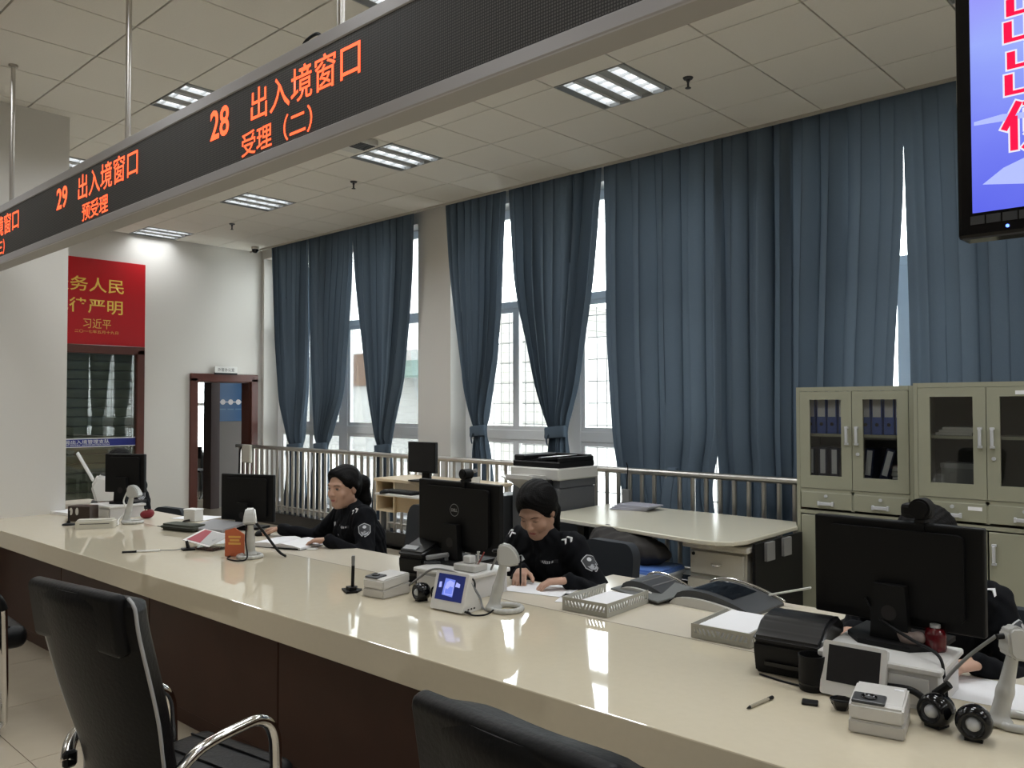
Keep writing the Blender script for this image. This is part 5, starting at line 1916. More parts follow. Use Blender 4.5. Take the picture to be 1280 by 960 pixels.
obj('black_grip', b, M_BLACKP, pc)
b = bmesh.new()
tube(b, [(0.06, 0.11, 0.006), (0.10, 0.18, 0.004), (0.125, 0.235, 0.012)], 0.0025, n=6)
obj('cord', b, M_MIDG, pc)
b = bmesh.new()
prism(b, [(0.09, 0.215), (0.15, 0.20), (0.175, 0.26), (0.12, 0.28)], 0.0, 0.010)
cyl(b, (0.13, 0.24, 0.01), (0.118, 0.235, 0.05), 0.011, 0.008, n=10)
obj('holder', b, M_BLACKP, pc)

# left-hand cluster by the column
bb = thing('wooden_box', 'dark brown box with two pale oval windows beside the column', 'box', (-6.22, 2.19, ZT), 0.65)
obj('body', BB(-0.082, 0.082, 0, 0.11, 0, 0.108, bev=0.004), mat('box_dark_brown', (0.030, 0.017, 0.012), 0.4), bb)
for x in (-0.055, -0.010):
    b = bmesh.new()
    prism(b, [(x + 0.012 * cos(2 * pi * k / 18), 0.072 + 0.026 * sin(2 * pi * k / 18)) for k in range(18)], 0.0005, 0.002, MX_XZ)
    obj('pale_oval', b, M_LIGHTG, bb)
pb = thing('pen_holder', 'small black desk pen holder in front of the dark brown box', 'pen stand', (-6.10, 2.085, ZT))
b = bmesh.new()
lathe(b, [(0, 0), (0.042, 0), (0.038, 0.010), (0.012, 0.016), (0.010, 0.03), (0, 0.03)], 14)
obj('base', b, M_BLACKP, pb, smooth=30)
b = bmesh.new()
cyl(b, (0, 0, 0.028), (0.012, 0, 0.10), 0.006, n=8)
obj('stem', b, M_BLACKP, pb)
fb = thing('card_reader', 'flat cream card reader box with rounded ends at the column end', 'card reader', (-5.83, 2.165, ZT), 1.02)
b = bmesh.new()
prism(b, rrect(-0.12, 0.12, -0.05, 0.05, 0.02), 0, 0.058)
bmesh.ops.bevel(b, geom=[e for e in b.edges if e.verts[0].co.z > 0.05 and e.verts[1].co.z > 0.05], offset=0.010, segments=3, affect='EDGES')
obj('case', b, M_CREAMBOX, fb, smooth=35)
obj('slot', BB(-0.09, 0.09, -0.0515, -0.049, 0.03, 0.034), M_DARKG, fb)
ds = thing('document_scanner', 'white sheet-fed document scanner with its paper tray raised, by the column', 'scanner', (-7.0, 2.80, ZT), 2.76)
ds.scale = (0.95, 0.95, 1.0)
Mx = Matrix(((0, 0, 1, 0), (1, 0, 0, 0), (0, 1, 0, 0), (0, 0, 0, 1)))
obj('dark_base', BB(-0.16, 0.16, -0.02, 0.24, 0, 0.035, bev=0.006), M_DARKG, ds)
b = bmesh.new()
prism(b, [(0.0, 0.036), (0.20, 0.036), (0.24, 0.17), (0.19, 0.255), (0.11, 0.235), (0.02, 0.11)], -0.14, 0.14, Mx)
bmesh.ops.bevel(b, geom=b.edges[:], offset=0.018, segments=3, affect='EDGES')
obj('body', b, M_WHITEP, ds, smooth=35)
b = bmesh.new()
box(b, (0, 0.285, 0.325), (0.23, 0.014, 0.26), rot=(-0.5, 0, 0), bev=0.004)
obj('feed_tray', b, M_WHITEP, ds)
b = bmesh.new()
box(b, (0.02, 0.062, 0.172), (0.18, 0.008, 0.11), rot=(-0.66, 0, 0), bev=0.003)
obj('front_cover', b, M_LIGHTG, ds)
b = bmesh.new()
cyl(b, (-0.06, 0.15, 0.252), (-0.06, 0.145, 0.268), 0.02, n=14)
obj('button', b, M_DARKG, ds)
sheet('white papers on the desk behind the dark brown box', (-6.72, 2.33, ZT), 0.2, 0.3, 0.2, h=0.02)
rb = thing('red_pouch', 'small red pouch behind the scanner at the column end', 'pouch', (-6.06, 2.60, ZT))
rb.scale = (0.85, 0.85, 0.85)
sdf_r = sdf_obj('body', [('e', (0, 0, 0.03), (0.06, 0.05, 0.035)), ('e', (0.03, 0.02, 0.045), (0.035, 0.03, 0.03)), ('-e', (0, 0, -0.05), (0.3, 0.3, 0.05), None, 0.003)], mat('pouch_red', (0.20, 0.012, 0.02), 0.6), rb, 0.005, 0.02)
b = bmesh.new()
tube(b, [(-0.03, 0, 0.06), (0.0, 0.0, 0.085), (0.03, 0.01, 0.065)], 0.004, n=6)
obj('strap', b, M_BLACKP, rb)
pen('black marker pen lying beyond the red pouch', (-5.62, 2.66, ZT + 0.0085), (-5.68, 2.80, ZT + 0.0085), M_BLACKP, M_BLACKP, 0.008)

# middle-left things
cu = thing('white_cube_box', 'small white cube box on the inner desk before the doorway', 'box', (-5.66, 2.76, ZT), 0.3)
obj('body', BB(-0.055, 0.055, -0.04, 0.04, 0, 0.072, bev=0.004), M_WHITEP, cu)
obj('lid', BB(-0.057, 0.057, -0.042, 0.042, 0.0722, 0.086, bev=0.004), M_WHITEP, cu)
nb = thing('folded_cloth', 'dark green grey folded cloth case lying on the counter seam', 'case', (-5.30, 2.52, ZT), 0.25)
b = bmesh.new()
prism(b, rrect(-0.16, 0.16, -0.07, 0.07, 0.03), 0, 0.040)
bmesh.ops.bevel(b, geom=[e for e in b.edges if abs(e.verts[0].co.z - e.verts[1].co.z) < 1e-5], offset=0.014, segments=3, affect='EDGES')
obj('body', b, mat('case_green_grey', (0.055, 0.06, 0.045), 0.8, bump=0.3, bscale=60), nb, smooth=40)
b = bmesh.new()
tube(b, [(-0.165, -0.073, 0.022), (0.0, -0.077, 0.022), (0.165, -0.073, 0.022)], 0.003, n=6)
obj('zip', b, M_BLACKP, nb)
gf = obj('grey_folder', B((0, 0, 0.01), (0.30, 0.22, 0.02), bev=0.003), mat('folder_grey', (0.30, 0.30, 0.31), 0.5), loc=(-5.12, 2.66, ZT + 0.0185), rot=(0.12, 0.0, 0.30))
tag(gf, 'plain grey folder propped aslant in front of the monitor by the doorway', 'folder')
ac = thing('acrylic_stand', 'clear acrylic stand holding a slanting red and grey leaflet', 'leaflet stand', (-4.51, 2.26, ZT), 0.25)
ac.scale = (0.72, 0.72, 0.72)
M_ACR = glass('acrylic', (0.93, 0.95, 0.95), 0.06)
obj('base_plate', BB(-0.13, 0.16, -0.05, 0.13, 0, 0.006), M_ACR, ac)
R = Euler((0.30, 0, 0)).to_matrix().to_4x4()
b = bmesh.new()
box(b, (0.0, 0.03, 0.085), (0.30, 0.22, 0.006), rot=(0.28, 0.10, 0))
obj('leaflet_holder', b, M_WHITEP, ac)
b = bmesh.new()
box(b, (0.015, 0.03, 0.0885), (0.27, 0.19, 0.0015), rot=(0.28, 0.10, 0))
lf = obj('leaflet', b, mat('leaflet_grey', (0.42, 0.41, 0.40), 0.5), ac)
M4x = Matrix.Translation((0.015, 0.03, 0.0885)) @ Euler((0.28, 0.10, 0)).to_matrix().to_4x4()
b = bmesh.new()
prism(b, [(-0.135, -0.095), (0.02, -0.095), (-0.06, 0.095), (-0.135, 0.095)], 0.0009, 0.0014, M4x)
obj('red_corner', b, mat('leaflet_red', (0.33, 0.02, 0.04), 0.5), lf)
for s in (-0.10, 0.11):
    b = bmesh.new()
    box(b, (s, 0.05, 0.045), (0.006, 0.12, 0.078))
    obj('support', b, M_ACR, ac)
oc = thing('orange_card', 'orange card with yellow print standing upright in front of the scanner', 'card', (-4.165, 2.265, ZT), 0.62)
b = bmesh.new()
prism(b, [(-0.055, 0), (0.055, 0), (0.055, 0.12), (0.0, 0.155), (-0.055, 0.14)], -0.003, 0.003, MX_XZ)
obj('card', b, mat('card_orange', (0.55, 0.13, 0.05), 0.5), oc)
M_YEL = mat('card_yellow', (0.75, 0.42, 0.10), 0.5)
for z, w in ((0.10, 0.07), (0.082, 0.055), (0.064, 0.07)):
    obj('print_line', BB(-w / 2, w / 2, -0.0036, -0.0031, z, z + 0.011), M_YEL, oc)
b = bmesh.new()
prism(b, [(-0.03, 0.002), (0.03, 0.002), (0.03, 0.005), (-0.03, 0.005)], -0.04, 0.04)
obj('foot', BB(-0.05, 0.05, -0.006, 0.03, 0, 0.004), M_ACR, oc)
b.free()
ms2 = sdf_obj('computer_mouse', [('e', (0, 0, 0.008), (0.03, 0.055, 0.028)), ('-e', (0, 0, -0.05), (0.2, 0.2, 0.05), None, 0.002)], M_BLACKP, None, 0.004, 0.01)
ms2.location = (-4.715, 2.755, ZT)
tag(ms2, "black mouse under the long-haired officer's outstretched hand", 'mouse')

# clutter on the riser by the logo monitor
ct = thing('pencil_box', 'small open box of pens and clips on the riser beneath the logo monitor', 'box', (-2.575, 2.50, ZT + 0.1055), 0.1)
obj('box_body', BB(-0.06, 0.06, -0.045, 0.045, 0, 0.03, bev=0.004), M_LIGHTG, ct)
obj('small_block', BB(-0.025, 0.015, -0.02, 0.02, 0.0302, 0.062, bev=0.003), M_WHITEP, ct)
for k, (x, dx) in enumerate(((0.03, 0.02), (0.042, 0.035), (0.05, -0.01))):
    b = bmesh.new()
    cyl(b, (x, 0.0, 0.028), (x + dx, 0.0, 0.085), 0.0035, n=6)
    obj('pencil', b, (M_LIGHTG, mat('pencil_red', (0.3, 0.05, 0.04), 0.5), M_LIGHTG)[k], ct)
st2 = thing('stapler', 'small grey stapler lying on the riser by the sloped black printer', 'stapler', (-2.795, 2.50, ZT + 0.1055), 0.9)
b = bmesh.new()
box(b, (0, 0, 0.006), (0.11, 0.03, 0.012), bev=0.003)
obj('base', b, M_DARKG, st2)
b = bmesh.new()
box(b, (0.005, 0, 0.032), (0.105, 0.026, 0.02), rot=(0, -0.12, 0), bev=0.005)
box(b, (0.045, 0, 0.016), (0.016, 0.02, 0.024))
obj('arm', b, M_MIDG, st2)

# things near the big monitor
cupo = thing('pen_cup', 'black ribbed pen cup between the domed printer and the dark tablet', 'cup', (-1.0, 2.338, ZT))
b = bmesh.new()
lathe(b, [(0, 0.0), (0.034, 0.0), (0.036, 0.006), (0.038, 0.10), (0.035, 0.10), (0.033, 0.006), (0, 0.005)], 24)
obj('wall', b, M_BLACKP, cupo, smooth=35)
b = bmesh.new()
lathe(b, [(0.0345, 0.018), (0.0375, 0.018), (0.0375, 0.024), (0.0345, 0.024)], 24)
obj('band', b, M_BLACKG, cupo, smooth=35)
sq = obj('black_square', B((0, 0, 0.004), (0.042, 0.034, 0.008), bev=0.002), M_BLACKP, loc=(-0.957, 2.222, ZT), rot=(0, 0, 0.35))
tag(sq, 'small flat black square pad lying alone on the stone near the pen cup', 'pad')
lp = thing('black_holder', 'small black crumpled pen holder beside the fingerprint reader near the tablet', 'holder', (-0.878, 2.238, ZT), 0.2)
b = bmesh.new()
lathe(b, [(0, 0), (0.016, 0.0), (0.024, 0.014), (0.03, 0.028), (0.024, 0.026), (0.012, 0.012), (0, 0.010)], 9)
obj('bowl', b, M_BLACKG, lp)
b = bmesh.new()
box(b, (0.0, 0.0, 0.018), (0.05, 0.010, 0.012), rot=(0.2, 0.1, 0.4), bev=0.002)
obj('cross_piece', b, M_BLACKP, lp)
jr = thing('red_jar', 'dark red glass jar on the riser beneath the biggest monitor', 'jar', (-0.735, 2.565, ZT + 0.1155))
b = bmesh.new()
lathe(b, [(0, 0), (0.027, 0), (0.030, 0.01), (0.030, 0.045), (0.024, 0.062), (0, 0.066)], 20)
obj('glass_body', b, mat('jar_red', (0.10, 0.004, 0.008), 0.1), jr, smooth=True)
b = bmesh.new()
cyl(b, (0, 0, 0.0645), (0, 0, 0.074), 0.014, n=14)
obj('stopper', b, M_SILVER, jr)
ornament = sdf_obj('stone_ornament', [('e', (0, 0, 0.022), (0.026, 0.022, 0.022)), ('e', (0.026, 0.0, 0.032), (0.020, 0.018, 0.018)), ('e', (-0.02, 0.004, 0.034), (0.018, 0.016, 0.014)), ('-e', (0, 0, -0.05), (0.2, 0.2, 0.05), None, 0.002)], mat('ornament_pink_grey', (0.28, 0.22, 0.20), 0.4), None, 0.004, 0.008)
ornament.location = (-0.80, 2.545, ZT + 0.1155)
tag(ornament, 'small pinkish grey lumpy ornament on the riser beside the red jar', 'ornament')

# cables
GC = 'thin cables on the counter'
cable('grey cable arching from the sloped printer over the riser to the scanner', [(-2.865, 2.35, ZT + 0.03), (-2.82, 2.34, ZT + 0.02), (-2.74, 2.36, ZT + 0.075), (-2.66, 2.36, ZT + 0.118), (-2.55, 2.36, ZT + 0.125), (-2.46, 2.37, ZT + 0.10), (-2.40, 2.38, ZT + 0.04), (-2.36, 2.36, ZT + 0.004), (-2.30, 2.34, ZT + 0.004)], 0.005, M_MIDG)
cable('grey cable rising from behind the riser to the head of the middle scanner', [(-2.45, 2.50, ZT + 0.125), (-2.40, 2.47, ZT + 0.17), (-2.345, 2.44, ZT + 0.215), (-2.312, 2.370, ZT + 0.236)], 0.0045, M_MIDG)
cable('black cable with a thick plug hanging beside the lit tablet', [(-2.46, 2.40, ZT + 0.10), (-2.43, 2.385, ZT + 0.085), (-2.43, 2.37, ZT + 0.03), (-2.45, 2.33, ZT + 0.006), (-2.40, 2.29, ZT + 0.006), (-2.33, 2.26, ZT + 0.005), (-2.345, 2.245, ZT + 0.012)], 0.0042)
cable('black cable curling out of the lit tablet towards the scanner ring', [(-2.335, 2.245, ZT + 0.014), (-2.30, 2.25, ZT + 0.005), (-2.27, 2.29, ZT + 0.006), (-2.26, 2.32, ZT + 0.02)], 0.0035)
cable('grey cable from the last scanner down to the round speakers', [(-0.545, 2.405, ZT + 0.224), (-0.60, 2.39, ZT + 0.17), (-0.64, 2.37, ZT + 0.12), (-0.655, 2.36, ZT + 0.095)], 0.0048, M_MIDG)
cable('black cable drooping from the biggest monitor over the riser', [(-0.93, 2.565, ZT + 0.235), (-0.88, 2.54, ZT + 0.185), (-0.78, 2.49, ZT + 0.155), (-0.69, 2.43, ZT + 0.14), (-0.665, 2.395, ZT + 0.09), (-0.655, 2.375, ZT + 0.05), (-0.65, 2.34, ZT + 0.02)], 0.0045)
b = bmesh.new()
cyl(b, (0, 0, 0), (0.035, 0.0, 0.035), 0.011, n=10)
o = obj('cable_plug', b, M_BLACKP, loc=(-0.675, 2.345, ZT + 0.06))
tag(o, 'black cable plug hanging between the riser and the last scanner', 'plug')
cable('thick black cable looped behind the fingerprint reader near the speakers', [(-0.80, 2.36, ZT + 0.05), (-0.74, 2.355, ZT + 0.055), (-0.705, 2.35, ZT + 0.04), (-0.70, 2.33, ZT + 0.012), (-0.69, 2.30, ZT + 0.008)], 0.009)
cable('thin black cable lying before the domed black printer', [(-1.17, 2.355, ZT + 0.003), (-1.10, 2.34, ZT + 0.003), (-1.03, 2.335, ZT + 0.003)], 0.003)
cable('white cable looping from the scanner at the column end to the card reader', [(-5.92, 2.43, ZT + 0.23), (-6.0, 2.44, ZT + 0.21), (-6.02, 2.42, ZT + 0.14), (-5.92, 2.40, ZT + 0.09), (-5.88, 2.33, ZT + 0.03), (-5.83, 2.31, ZT + 0.01), (-5.80, 2.29, ZT + 0.008)], 0.006, M_WHITEP)
cable('black cable hanging from the scanner behind the orange card to the counter', [(-4.10, 2.30, ZT + 0.19), (-4.06, 2.27, ZT + 0.10), (-3.99, 2.24, ZT + 0.02), (-4.0, 2.20, ZT + 0.006), (-4.10, 2.19, ZT + 0.005), (-4.17, 2.24, ZT + 0.005)], 0.0045)
cable('black cable running from the scanner up to the open book', [(-4.09, 2.33, ZT + 0.20), (-4.05, 2.38, ZT + 0.12), (-3.98, 2.42, ZT + 0.03), (-3.94, 2.44, ZT + 0.006)], 0.0075)

# ================================================================== VISITOR CHAIRS
def make_chair(label, loc, rz, pads):
    """bow-framed high-back chair; sitter faces local +y"""
    t = thing('visitor_chair', label, 'chair', loc, rz, 'black leather visitor chairs at the counter')
    prof = [(-0.27, 0.30), (-0.262, 0.44), (-0.268, 0.55), (-0.31, 0.72), (-0.355, 0.89), (-0.385, 1.01), (-0.395, 1.09)]
    nu = 16

    def shell(y_off, th, w0, w1, bulge):
        V, F = [], []
        P = smooth_path([(0, y, z) for y, z in prof], 5)
        m = len(P)
        for side in (0, 1):
            for i, p in enumerate(P):
                f = i / (m - 1)
                w = w0 + (w1 - w0) * f
                w *= 1.0 - 0.16 * math.exp(-((f - 0.36) / 0.13) ** 2)
                if f > 0.9:
                    w *= 1 - 0.12 * ((f - 0.9) / 0.1) ** 2
                for u in range(nu + 1):
                    s = -1 + 2 * u / nu
                    e = (1 - abs(s) ** 5) * min(1, (1 - f) * 14 + 0.12) * min(1, f * 14 + 0.12)
                    yy = p.y + 0.045 * s * s + y_off + (th * e if side else -0.012 * e)
                    V.append((w * s, yy, p.z))
        W = nu + 1
        n1 = m * W
        for i in range(m - 1):
            for u in range(nu):
                a = i * W + u
                F.append((a, a + 1, a + W + 1, a + W))
                F.append((n1 + a, n1 + a + W, n1 + a + W + 1, n1 + a + 1))
        for i in range(m - 1):
            for u in (0, nu):
                a = i * W + u
                q = (a, a + W, n1 + a + W, n1 + a)
                F.append(q if u == 0 else q[::-1])
        for u in range(nu):
            F.append((u, n1 + u, n1 + u + 1, u + 1))
            a = (m - 1) * W + u
            F.append((a, a + 1, n1 + a + 1, n1 + a))
        return V, F
    bo = obj('backrest', shell(0, 0.115, 0.235, 0.245, 0), M_LEATHER, t, smooth=60)
    P = smooth_path([(0, y, z) for y, z in prof], 5)
    for s in (-1, 1):
        b = bmesh.new()
        pts = []
        for i, p in enumerate(P):
            f = i / (len(P) - 1)
            w = 0.235 + 0.010 * f
            w *= 1.0 - 0.16 * math.exp(-((f - 0.36) / 0.13) ** 2)
            if f > 0.9:
                w *= 1 - 0.12 * ((f - 0.9) / 0.1) ** 2
            pts.append((s * (w + 0.002), p.y + 0.044, p.z))
        tube(b, pts[2:], 0.0048, n=6, smooth=0)
        obj('piping', b, mat('piping_grey', (0.42, 0.42, 0.42), 0.35), bo, smooth=True)
    b = bmesh.new()
    box(b, (0, -0.392, 1.020), (0.43, 0.045, 0.165), rot=(0.16, 0, 0), bev=0.018, seg=3)
    for v in b.verts:
        v.co.y += 0.045 * (v.co.x / 0.24) ** 2
    obj('headrest_flap', b, M_LEATHER, bo, smooth=50)
    b = bmesh.new()
    box(b, (0, -0.03, 0.445), (0.455, 0.48, 0.11), bev=0.045, seg=4)
    se = obj('seat', b, M_LEATHER, t, smooth=60)
    b = bmesh.new()
    for yy in (-0.10, 0.02, 0.13):
        tube(b, [(-0.20, yy, 0.501), (0, yy, 0.503), (0.20, yy, 0.501)], 0.004, n=6)
    obj('seam_welt', b, M_LEATHER, se)
    for s in (-1, 1):
        x = s * 0.252
        b = bmesh.new()
        pts = [(x * 0.86, -0.27, 0.55), (x * 0.97, -0.24, 0.60), (x, -0.16, 0.655), (x, -0.03, 0.672), (x, 0.04, 0.668), (x, 0.085, 0.62), (x, 0.095, 0.50), (x, 0.10, 0.12), (x, 0.085, 0.045), (x, 0.02, 0.014), (x, -0.10, 0.014), (x, -0.28, 0.014)]
        if s < 0:
            pts = pts + [(x * 0.9, -0.32, 0.014), (0, -0.33, 0.014)]
        else:
            pts = pts + [(x * 0.9, -0.32, 0.014), (0, -0.33, 0.014)]
        tube(b, pts, 0.019, n=12, smooth=5, flat=0.8)
        arm = obj('arm_frame', b, M_CHROME, t, smooth=True)
        if pads:
            b = bmesh.new()
            tube(b, [(x, -0.18, 0.668), (x, -0.08, 0.690), (x, 0.0, 0.690), (x, 0.065, 0.660), (x, 0.093, 0.60)], 0.026, n=12, flat=0.75)
            obj('arm_pad', b, M_LEATHER, arm, smooth=True)
        b = bmesh.new()
        cyl(b, (x, 0.05, 0.42), (s * 0.20, 0.05, 0.42), 0.011, n=10)
        box(b, (x * 0.86, -0.262, 0.555), (0.024, 0.04, 0.05), bev=0.008)
        obj('bracket', b, M_BLACKP, arm)
        b = bmesh.new()
        cyl(b, (x, 0.096, 0.42), (s * 0.19, 0.12, 0.42), 0.010, n=10)
        obj('seat_bracket', b, M_CHROME, arm)
    return t


CH1 = make_chair('black leather high-back visitor chair with chrome arms, whole back seen from behind', (-2.42, 1.19, 0), 0.16, False)
CH2 = dup(CH1, (-0.845, 1.28, 0), -0.04, 'black leather visitor chair of which only the top edge of the backrest shows')
CH3 = make_chair('black visitor chair with padded arms farther along the counter towards the column', (-4.765, 1.175, 0), -0.05, True)

# ================================================================== PEOPLE
def mv(M, p):
    return np.array(M @ Vector(p))


def ik(S, H, l1, l2, pole):
    S, H, pole = Vector(S), Vector(H), Vector(pole)
    d = H - S
    L = min(d.length, (l1 + l2) * 0.995)
    dn = d.normalized()
    a = (l1 * l1 - l2 * l2 + L * L) / (2 * L)
    h = math.sqrt(max(0, l1 * l1 - a * a))
    p = (pole - dn * pole.dot(dn)).normalized()
    return S + dn * a + p * h, S + dn * L


def surf(bvh, o, d, off=0.0012):
    hit = bvh.ray_cast(Vector(o), Vector(d).normalized())
    if hit[0] is None:
        return None
    return hit[0] - Vector(d).normalized() * off


def patch(name, bvh, o, d, up, poly, m, parent, off=0.0015, rings=3):
    """a small flat badge, brow or lip laid onto the body's surface"""
    d = Vector(d).normalized()
    up = Vector(up)
    up = (up - d * up.dot(d)).normalized()
    rt = d.cross(up)
    o = Vector(o)
    c = (sum(p[0] for p in poly) / len(poly), sum(p[1] for p in poly) / len(poly))
    b = bmesh.new()
    prev = None
    n = len(poly)
    ok = True
    cen = surf(bvh, o + rt * c[0] + up * c[1] - d * 0.12, d, off)
    if cen is None:
        b.free()
        return None
    cv = b.verts.new(cen)
    for k in range(1, rings + 1):
        f = k / rings
        ring = []
        for x, z in poly:
            xx, zz = c[0] + (x - c[0]) * f, c[1] + (z - c[1]) * f
            q = surf(bvh, o + rt * xx + up * zz - d * 0.12, d, off)
            if q is None or (q - cen).length > 0.02 + 1.35 * max(abs(xx - c[0]) + abs(zz - c[1]), 0.002):
                q = cen + rt * (xx - c[0]) + up * (zz - c[1])
            ring.append(b.verts.new(q))
        for i in range(n):
            j = (i + 1) % n
            if prev is None:
                b.faces.new((cv, ring[i], ring[j]))
            else:
                b.faces.new((prev[i], ring[i], ring[j], prev[j]))
        prev = ring
    return obj(name, b, m, parent, smooth=True)


def ellip(rx, rz, n=14, a0=0.0, sq=1.0):
    return [(rx * cos(2 * pi * k / n + a0), rz * sin(2 * pi * k / n + a0) * sq) for k in range(n)]


def hand_prims(W, d, nrm, thumb_side, curl, spread=1.0):
    """palm and five fingers; d = wrist-to-knuckle direction, nrm = palm-side normal, thumb_side = +1/-1 along d x nrm"""
    W, d, nrm = Vector(W), Vector(d).normalized(), Vector(nrm)
    nrm = (nrm - d * nrm.dot(d)).normalized()
    s = d.cross(nrm) * thumb_side
    P = []
    T = lambda a, b_, c: tuple(W + d * a + s * b_ + nrm * c)
    for k in (-1.2, -0.4, 0.4, 1.2):
        P.append(('c', T(0.012, 0.012 * k, 0), T(0.078, 0.0165 * k, 0), 0.0135, 0.0115, 0.008))
    lens = {1.4: (0.036, 0.022, 0.018), 0.47: (0.040, 0.026, 0.020), -0.47: (0.037, 0.024, 0.019), -1.4: (0.028, 0.018, 0.016)}
    for k, ls in lens.items():
        ang = 0.15
        p = W + d * 0.080 + s * (0.0165 * k)
        side = 0.05 * k * spread
        for i, l in enumerate(ls):
            ang += curl * (0.8, 1.0, 0.7)[i]
            q = p + (d * cos(ang) + nrm * sin(ang) + s * side) * l
            P.append(('c', tuple(p), tuple(q), 0.0088 - 0.0009 * i, 0.0082 - 0.0010 * i, 0.003))
            p = q
    p = W + d * 0.018 + s * 0.020
    for i, (l, a, c) in enumerate(((0.034, 0.75, 0.3), (0.028, 0.95, 0.35), (0.022, 1.0, 0.3))):
        dirn = (d * a + s * (0.75 - 0.25 * i) + nrm * c).normalized()
        q = p + dirn * l
        P.append(('c', tuple(p), tuple(q), 0.0115 - 0.0012 * i, 0.0105 - 0.0014 * i, 0.006))
        p = q
    return P


def person(label, loc, yaw, seat, lean, head_yaw, head_pitch, rh, lh, hair, rhn=(0, 0, -1), lhn=(0, 0, -1), rcurl=0.35, lcurl=0.35, head_roll=0.0, blink=False, twist=0.0):
    """seated officer facing local -y; rh / lh: wrist positions (world) of the two hands"""
    Mw = Matrix.Translation((loc[0], loc[1], 0)) @ Matrix.Rotation(yaw, 4, 'Z')
    Mi = Mw.inverted()
    u = Vector((0, -sin(lean), cos(lean)))
    g = Vector((0, -cos(lean), -sin(lean)))
    P = Vector((0, 0.02, seat + 0.10))
    C = P + u * 0.25
    N = P + u * 0.43
    sh = {}
    for s in (-1, 1):
        v = Matrix.Rotation(twist, 3, 'Z') @ Vector((s * 0.165, 0, 0))
        sh[s] = P + u * 0.385 + v - g * 0.0
    hn = (u * 0.75 + Vector((0, -0.35, 0.55))).normalized()
    Hc = N + hn * 0.135
    RH = Matrix.Rotation(head_yaw, 4, 'Z') @ Matrix.Rotation(head_pitch, 4, 'X') @ Matrix.Rotation(head_roll, 4, 'Y')
    MH = Matrix.Translation(Hc) @ RH
    R3 = np.array(RH.to_3x3())
    h = lambda *p: tuple(MH @ (Vector(p) * 1.07))
    hd = lambda *p: RH.to_3x3() @ Vector(p)
    body = []
    HS = 1.07

    def A(p):
        if p[0][-1] == 'e' and len(p) > 3 and p[3] is R3:
            p = (p[0], p[1], tuple(HS * v for v in p[2])) + p[3:]
        body.append(p)
    # trunk inside the jacket, neck
    A(('c', tuple(P), tuple(C), 0.085, 0.085, 0.04))
    A(('c', tuple(C), tuple(N), 0.08, 0.052, 0.04))
    A(('c', tuple(N - u * 0.03), h(0, 0.018, -0.055), 0.054, 0.050, 0.02))
    # head: cranium, face, jaw, chin, cheeks, brow, nose, mouth, ears
    A(('e', h(0, 0.016, 0.034), (0.072, 0.090, 0.082), R3, 0.02))
    A(('e', h(0, -0.022, -0.022), (0.062, 0.066, 0.080), R3, 0.03))
    A(('c', h(0.0, -0.062, -0.088), h(0.0, -0.050, -0.082), 0.022, 0.03, 0.025))
    for s in (-1, 1):
        A(('c', h(s * 0.048, 0.005, -0.052), h(s * 0.018, -0.052, -0.088), 0.022, 0.018, 0.025))
        A(('e', h(s * 0.036, -0.060, -0.028), (0.022, 0.018, 0.020), R3, 0.02))
        A(('c', h(s * 0.012, -0.079, 0.028), h(s * 0.044, -0.066, 0.026), 0.010, 0.008, 0.014))
        A(('-e', h(s * 0.031, -0.092, 0.008), (0.017, 0.012, 0.0085), R3, 0.010))
        A(('e', h(s * 0.031, -0.070, 0.007), (0.014, 0.0115, 0.010), R3, 0.003))
        A(('e', h(s * 0.072, 0.012, -0.004), (0.009, 0.018, 0.030), R3, 0.006))
        A(('-e', h(s * 0.083, 0.010, -0.002), (0.005, 0.009, 0.015), R3, 0.004))
        A(('c', h(s * 0.009, -0.093, -0.026), h(s * 0.008, -0.090, -0.026), 0.0075, 0.007, 0.006))
    A(('c', h(0, -0.081, 0.016), h(0, -0.101, -0.022), 0.0075, 0.0105, 0.010))
    A(('c', h(-0.017, -0.081, -0.052), h(0.017, -0.081, -0.052), 0.0065, 0.0065, 0.008))
    A(('c', h(-0.013, -0.080, -0.063), h(0.013, -0.080, -0.063), 0.0075, 0.0075, 0.006))
    jacket = []
    J = jacket.append
    for s in (-1, 1):
        J(('c', tuple(P + Vector((s * 0.075, 0, -0.06))), tuple(C + Vector((s * 0.07, 0, 0))), 0.118, 0.108, 0.06))
        J(('c', tuple(C + Vector((s * 0.07, 0, 0))), tuple(sh[s] - Vector((s * 0.055, 0, 0)) - u * 0.03), 0.108, 0.078, 0.06))
        J(('e', tuple(C + g * 0.075 + u * 0.06 + Vector((s * 0.06, 0, 0))), (0.062, 0.05, 0.062), None, 0.05))
    J(('c', tuple(sh[-1]), tuple(sh[1]), 0.060, 0.060, 0.05))
    J(('c', tuple(N - u * 0.07), tuple(N - u * 0.005), 0.085, 0.064, 0.04))
    for k in range(14):
        a0, a1 = 2 * pi * k / 14, 2 * pi * (k + 1) / 14
        f = lambda a: tuple(N - u * 0.004 + u * (0.020 * cos(a)) + Vector((0.064 * sin(a), 0.060 * cos(a), 0)))
        J(('c', f(a0), f(a1), 0.0135, 0.0135, 0.008))
    trousers = []
    shoes = []
    T_ = trousers.append
    knees = {}
